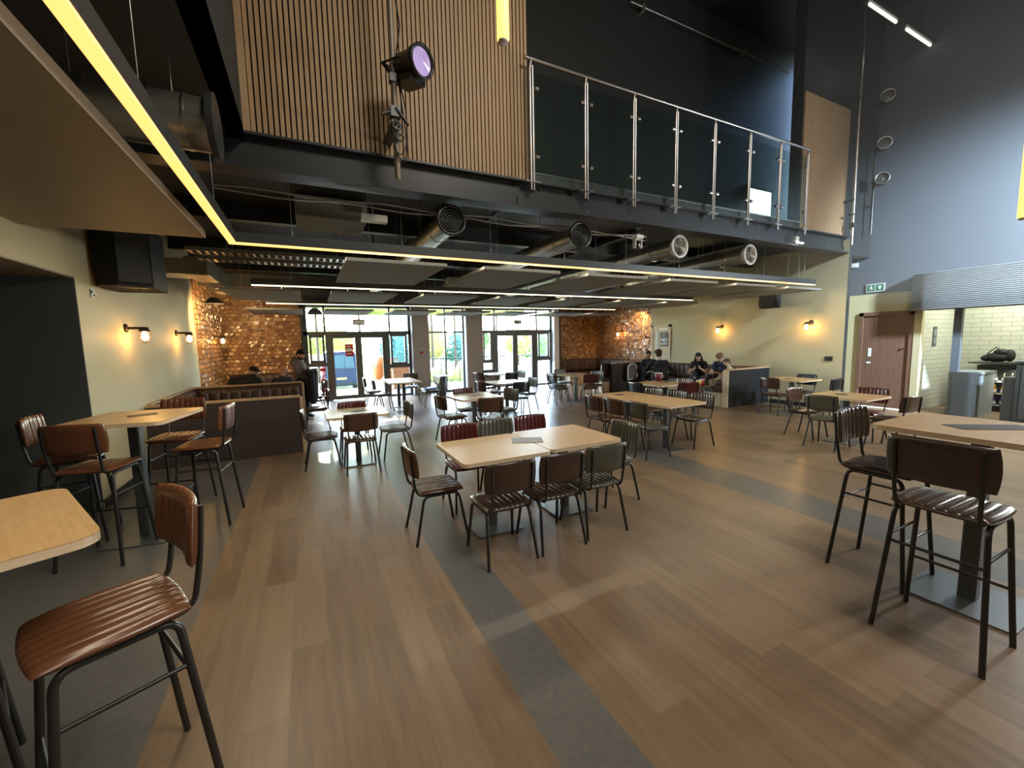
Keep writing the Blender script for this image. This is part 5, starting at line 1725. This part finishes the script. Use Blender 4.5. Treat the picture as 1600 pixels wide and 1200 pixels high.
def leg_prims(hip, knee, foot, m, s=1.0):
    hip, knee, foot = Vector(hip), Vector(knee), Vector(foot)
    fd = Vector((0, 1, 0))
    return [C(hip, knee, 0.085 * s, 0.058 * s, m), C(knee, foot, 0.056 * s, 0.042 * s, m), C(foot, foot + fd * 0.13 * s + Vector((0, 0, -0.03 * s)), 0.042 * s, 0.034 * s, 'shoe'),
            C(foot, foot + Vector((0, -0.03, -0.03)) * s, 0.04 * s, 0.036 * s, 'shoe')]


def person(label, loc, heading, top, pants, hair, s=1.0, seated=True, lean=0.08, side=0.0, head_pitch=10, head_yaw=0, head_roll=0, hands=None, sleeve='long', hair_style='short',
           beard=None, hood=None, collar=None, legs=None, hands_dir=None):
    t = thing('person', label, 'person', loc, -math.radians(heading))
    z0 = (0.56 if seated else 0.92 * s)
    hip = Vector((0, 0, z0))
    ch = Vector((side * 0.6, lean * 0.6, z0 + 0.27 * s))
    nk = Vector((side, lean, z0 + 0.50 * s))
    P = [('e', hip, (0.165 * s, 0.12 * s, 0.12 * s), I3, pants), C(hip + Vector((0, 0, 0.06)), ch, 0.13 * s, 0.135 * s, top),
         ('e', ch + Vector((0, 0, 0.05 * s)), (0.175 * s, 0.118 * s, 0.17 * s), I3, top),
         C(nk + Vector((-0.155 * s, 0, -0.075 * s)), nk + Vector((0.155 * s, 0, -0.075 * s)), 0.068 * s, 0.068 * s, top), C(nk + Vector((0, 0, -0.07 * s)), nk + Vector((0, 0.01, 0)), 0.075 * s, 0.055 * s, top)]
    R = (Matrix.Rotation(math.radians(-head_yaw), 3, 'Z') @ Matrix.Rotation(math.radians(head_roll), 3, 'Y') @ Matrix.Rotation(math.radians(-head_pitch), 3, 'X'))
    hc = nk + Vector((0, 0.02 * s, 0.0)) + R @ Vector((0, 0.02, 0.135)) * s
    P.append(C(nk + Vector((0, 0, -0.02)), hc + R @ Vector((0, -0.02, -0.05)) * s, 0.05 * s, 0.048 * s, 'skin'))
    P += head_prims(hc, R, s, beard)
    if collar:
        P.append(C(nk + Vector((-0.03, -0.02, 0.01)) * 1, nk + Vector((0.03, -0.02, 0.01)), 0.05 * s, 0.05 * s, collar))
    if hood:
        P += [C(nk + Vector((-0.09 * s, -0.03, -0.0)), nk + Vector((0.09 * s, -0.03, -0.0)), 0.055 * s, 0.055 * s, hood), C(nk + Vector((-0.08 * s, 0.04, -0.03)), nk + Vector((0.08 * s, 0.04, -0.03)), 0.04 * s, 0.04 * s, hood)]
    for k, sx in enumerate((-1, 1)):
        hd = (hands or ((-0.12, 0.36, z0 + 0.12), (0.12, 0.36, z0 + 0.12)))[k]
        hint = (sx * 0.8, -0.25, -0.8)
        A_, w, d = arm_prims(nk + Vector((sx * 0.175 * s, 0, -0.085 * s)), hd, hint, top, sleeve, s)
        P += A_
        P += hand_prims(w, (hands_dir[k] if hands_dir else d), (sx * 0.3, -0.2, 1), 'skin', s, 0.6, -sx)
        if seated:
            lk = (legs or (((-0.13, 0.43, 0.52), (-0.13, 0.46, 0.08)), ((0.13, 0.43, 0.52), (0.13, 0.46, 0.08))))[k]
            P += leg_prims((sx * 0.09 * s, 0.02, z0 - 0.02), lk[0], lk[1], pants, s)
        else:
            P += leg_prims((sx * 0.09 * s, 0, z0 - 0.03), (sx * 0.10 * s, 0.03, 0.48 * s), (sx * 0.105 * s, 0.0, 0.08), pants, s)
    fuse('body', P, 0.011, 3, t)
    W = lambda x, y, z: hc + R @ (Vector((x, y, z)) * s)
    Ri = R.inverted()
    HP = []
    if hair_style in ('short', 'long', 'mop'):
        HP += [('e', W(0, -0.022, 0.05), (0.084 * s, 0.096 * s, 0.088 * s), Ri, hair), ('e', W(0, 0.045, 0.095), (0.062 * s, 0.05 * s, 0.03 * s), Ri, hair),
               ('e', W(0, -0.05, 0.0), (0.076 * s, 0.062 * s, 0.08 * s), Ri, hair)]
    if hair_style == 'mop':
        HP += [('e', W(sx * 0.05, 0.02, 0.075), (0.05 * s, 0.07 * s, 0.05 * s), Ri, hair) for sx in (-1, 1)] + [('e', W(0, 0.07, 0.085), (0.06 * s, 0.035 * s, 0.035 * s), Ri, hair)]
    if hair_style == 'long':
        for sx in (-1, 1):
            HP += [C(W(sx * 0.07, -0.01, 0.02), W(sx * 0.095, 0.0, -0.12), 0.032 * s, 0.036 * s, hair), C(W(sx * 0.095, 0.0, -0.12), W(sx * 0.11, 0.03, -0.30), 0.036 * s, 0.022 * s, hair)]
    if hair_style == 'cap':
        HP += [('e', W(0, -0.01, 0.055), (0.085 * s, 0.102 * s, 0.075 * s), Ri, hair), ('e', W(0, 0.1, 0.05), (0.06 * s, 0.06 * s, 0.012 * s), Ri, hair)]
    if HP:
        fuse('cap' if hair_style == 'cap' else 'hair', HP, 0.009, 2, t)
    return t, W


DK = cloth('black_cloth', (0.012, 0.012, 0.014))
NV = cloth('navy_cloth', (0.018, 0.022, 0.045))
GR = cloth('grey_hoodie_cloth', (0.155, 0.13, 0.115))
JG = cloth('grey_jeans', (0.12, 0.12, 0.125))
BG = cloth('beige_trousers', (0.42, 0.35, 0.27))
WH = cloth('white_shirt', (0.7, 0.7, 0.68))
HB = cloth('black_hair', (0.010, 0.008, 0.007))
HR = cloth('brown_hair', (0.055, 0.028, 0.015))
HL = cloth('light_brown_hair', (0.15, 0.085, 0.045))

t, W = person('standing man in grey hoodie and dark trousers, head bowed, by the left booth end', (-0.16, 10.78, 0), 122, GR, DK, HB, 1.0, False, -0.10, 0.0, 38, 12, 0,
              ((0.08, 0.20, 1.20), (-0.08, 0.18, 1.16)), 'long', 'short', HB, GR)
fuse('draped_coat', [C((-0.18, 0.2, 1.12), (0.16, 0.24, 1.10), 0.06, 0.06, DK), C((-0.1, 0.25, 1.08), (-0.08, 0.26, 0.5), 0.075, 0.06, DK), C((0.08, 0.26, 1.08), (0.07, 0.27, 0.42), 0.08, 0.065, DK), C((-0.02, 0.27, 1.0), (0.0, 0.28, 0.45), 0.07, 0.06, DK)], 0.014, 3, t)
person('bald man in navy jacket seen from behind in the far left booth', (-0.60, 10.30, 0), 25, NV, DK, HB, 0.97, True, 0.10, 0.0, 15, 15, 0, None, 'long', 'none')
t, W = person('person in black jacket and dark cap slouching in the far left booth', (-1.02, 10.52, 0), 75, DK, DK, HB, 1.0, True, -0.16, 0.0, 20, 10, 8, None, 'long', 'cap')
fuse('open_jacket', [C((-0.12, -0.42, 0.98), (0.1, -0.12, 1.04), 0.12, 0.11, DK), C((0.12, -0.40, 0.90), (0.2, -0.05, 0.98), 0.11, 0.10, DK), C((0.0, -0.4, 0.8), (0.0, -0.1, 0.8), 0.14, 0.14, DK)], 0.014, 3, t)
person('man in dark suit sitting with his back to us in the right booth', (8.80, 8.36, 0), 42, DK, DK, HR, 1.12, True, 0.10, -0.05, 15, -10, 0, ((-0.26, 0.34, 0.86), (0.22, 0.38, 0.84)), 'long', 'mop', None, None, WH)
CH('black', 8.80, 8.40, 42, 'black chair under the man in the dark suit')
person('man in black facing us from behind the dark suited man', (9.95, 9.95, 0), -125, DK, DK, HR, 1.0, True, 0.08, 0.0, 12, 20, 0, None, 'long', 'short')
z0 = 0.56
t, W = person('woman with long black hair and black t-shirt bent over her phone', (10.22, 8.22, 0), -118, DK, JG, HB, 0.98, True, 0.22, 0.0, 32, 0, 0, ((-0.05, 0.42, 0.86), (0.05, 0.42, 0.86)), 'half', 'long', None, None, None,
              (((-0.17, 0.44, 0.54), (-0.15, 0.50, 0.08)), ((0.17, 0.44, 0.54), (0.15, 0.50, 0.08))))
ph = tag(MB().b(-0.036, 0.036, -0.075, 0.075, -0.004, 0.004).build('phone', M['blackmetal'], None, 0.004), 'phone in the hands of the black haired woman', 'phone')
ph.location = (10.22 + 0.50 * math.sin(math.radians(-118)), 8.22 + 0.50 * math.cos(math.radians(-118)), 0.90)
ph.rotation_euler = (math.radians(35), 0, math.radians(118))
person('fair haired person in dark top and beige trousers looking down in the booth', (10.24, 7.46, 0), -98, NV, BG, HL, 1.0, True, 0.18, 0.0, 35, -15, 0, ((-0.05, 0.38, 0.74), (0.08, 0.40, 0.76)), 'half', 'mop', None, None, None,
       (((-0.12, 0.42, 0.66), (0.02, 0.60, 0.34)), ((0.13, 0.43, 0.52), (0.13, 0.46, 0.08))))
person('child with brown hair just showing above the dark navy partition', (9.80, 6.94, 0), -35, BG, JG, HR, 0.78, True, 0.06, 0.0, 15, -25, 0, ((-0.12, 0.26, 0.62), (0.12, 0.26, 0.62)), 'half', 'mop', None, None, None,
       (((-0.10, 0.34, 0.50), (-0.10, 0.40, 0.16)), ((0.10, 0.34, 0.50), (0.10, 0.40, 0.16))))
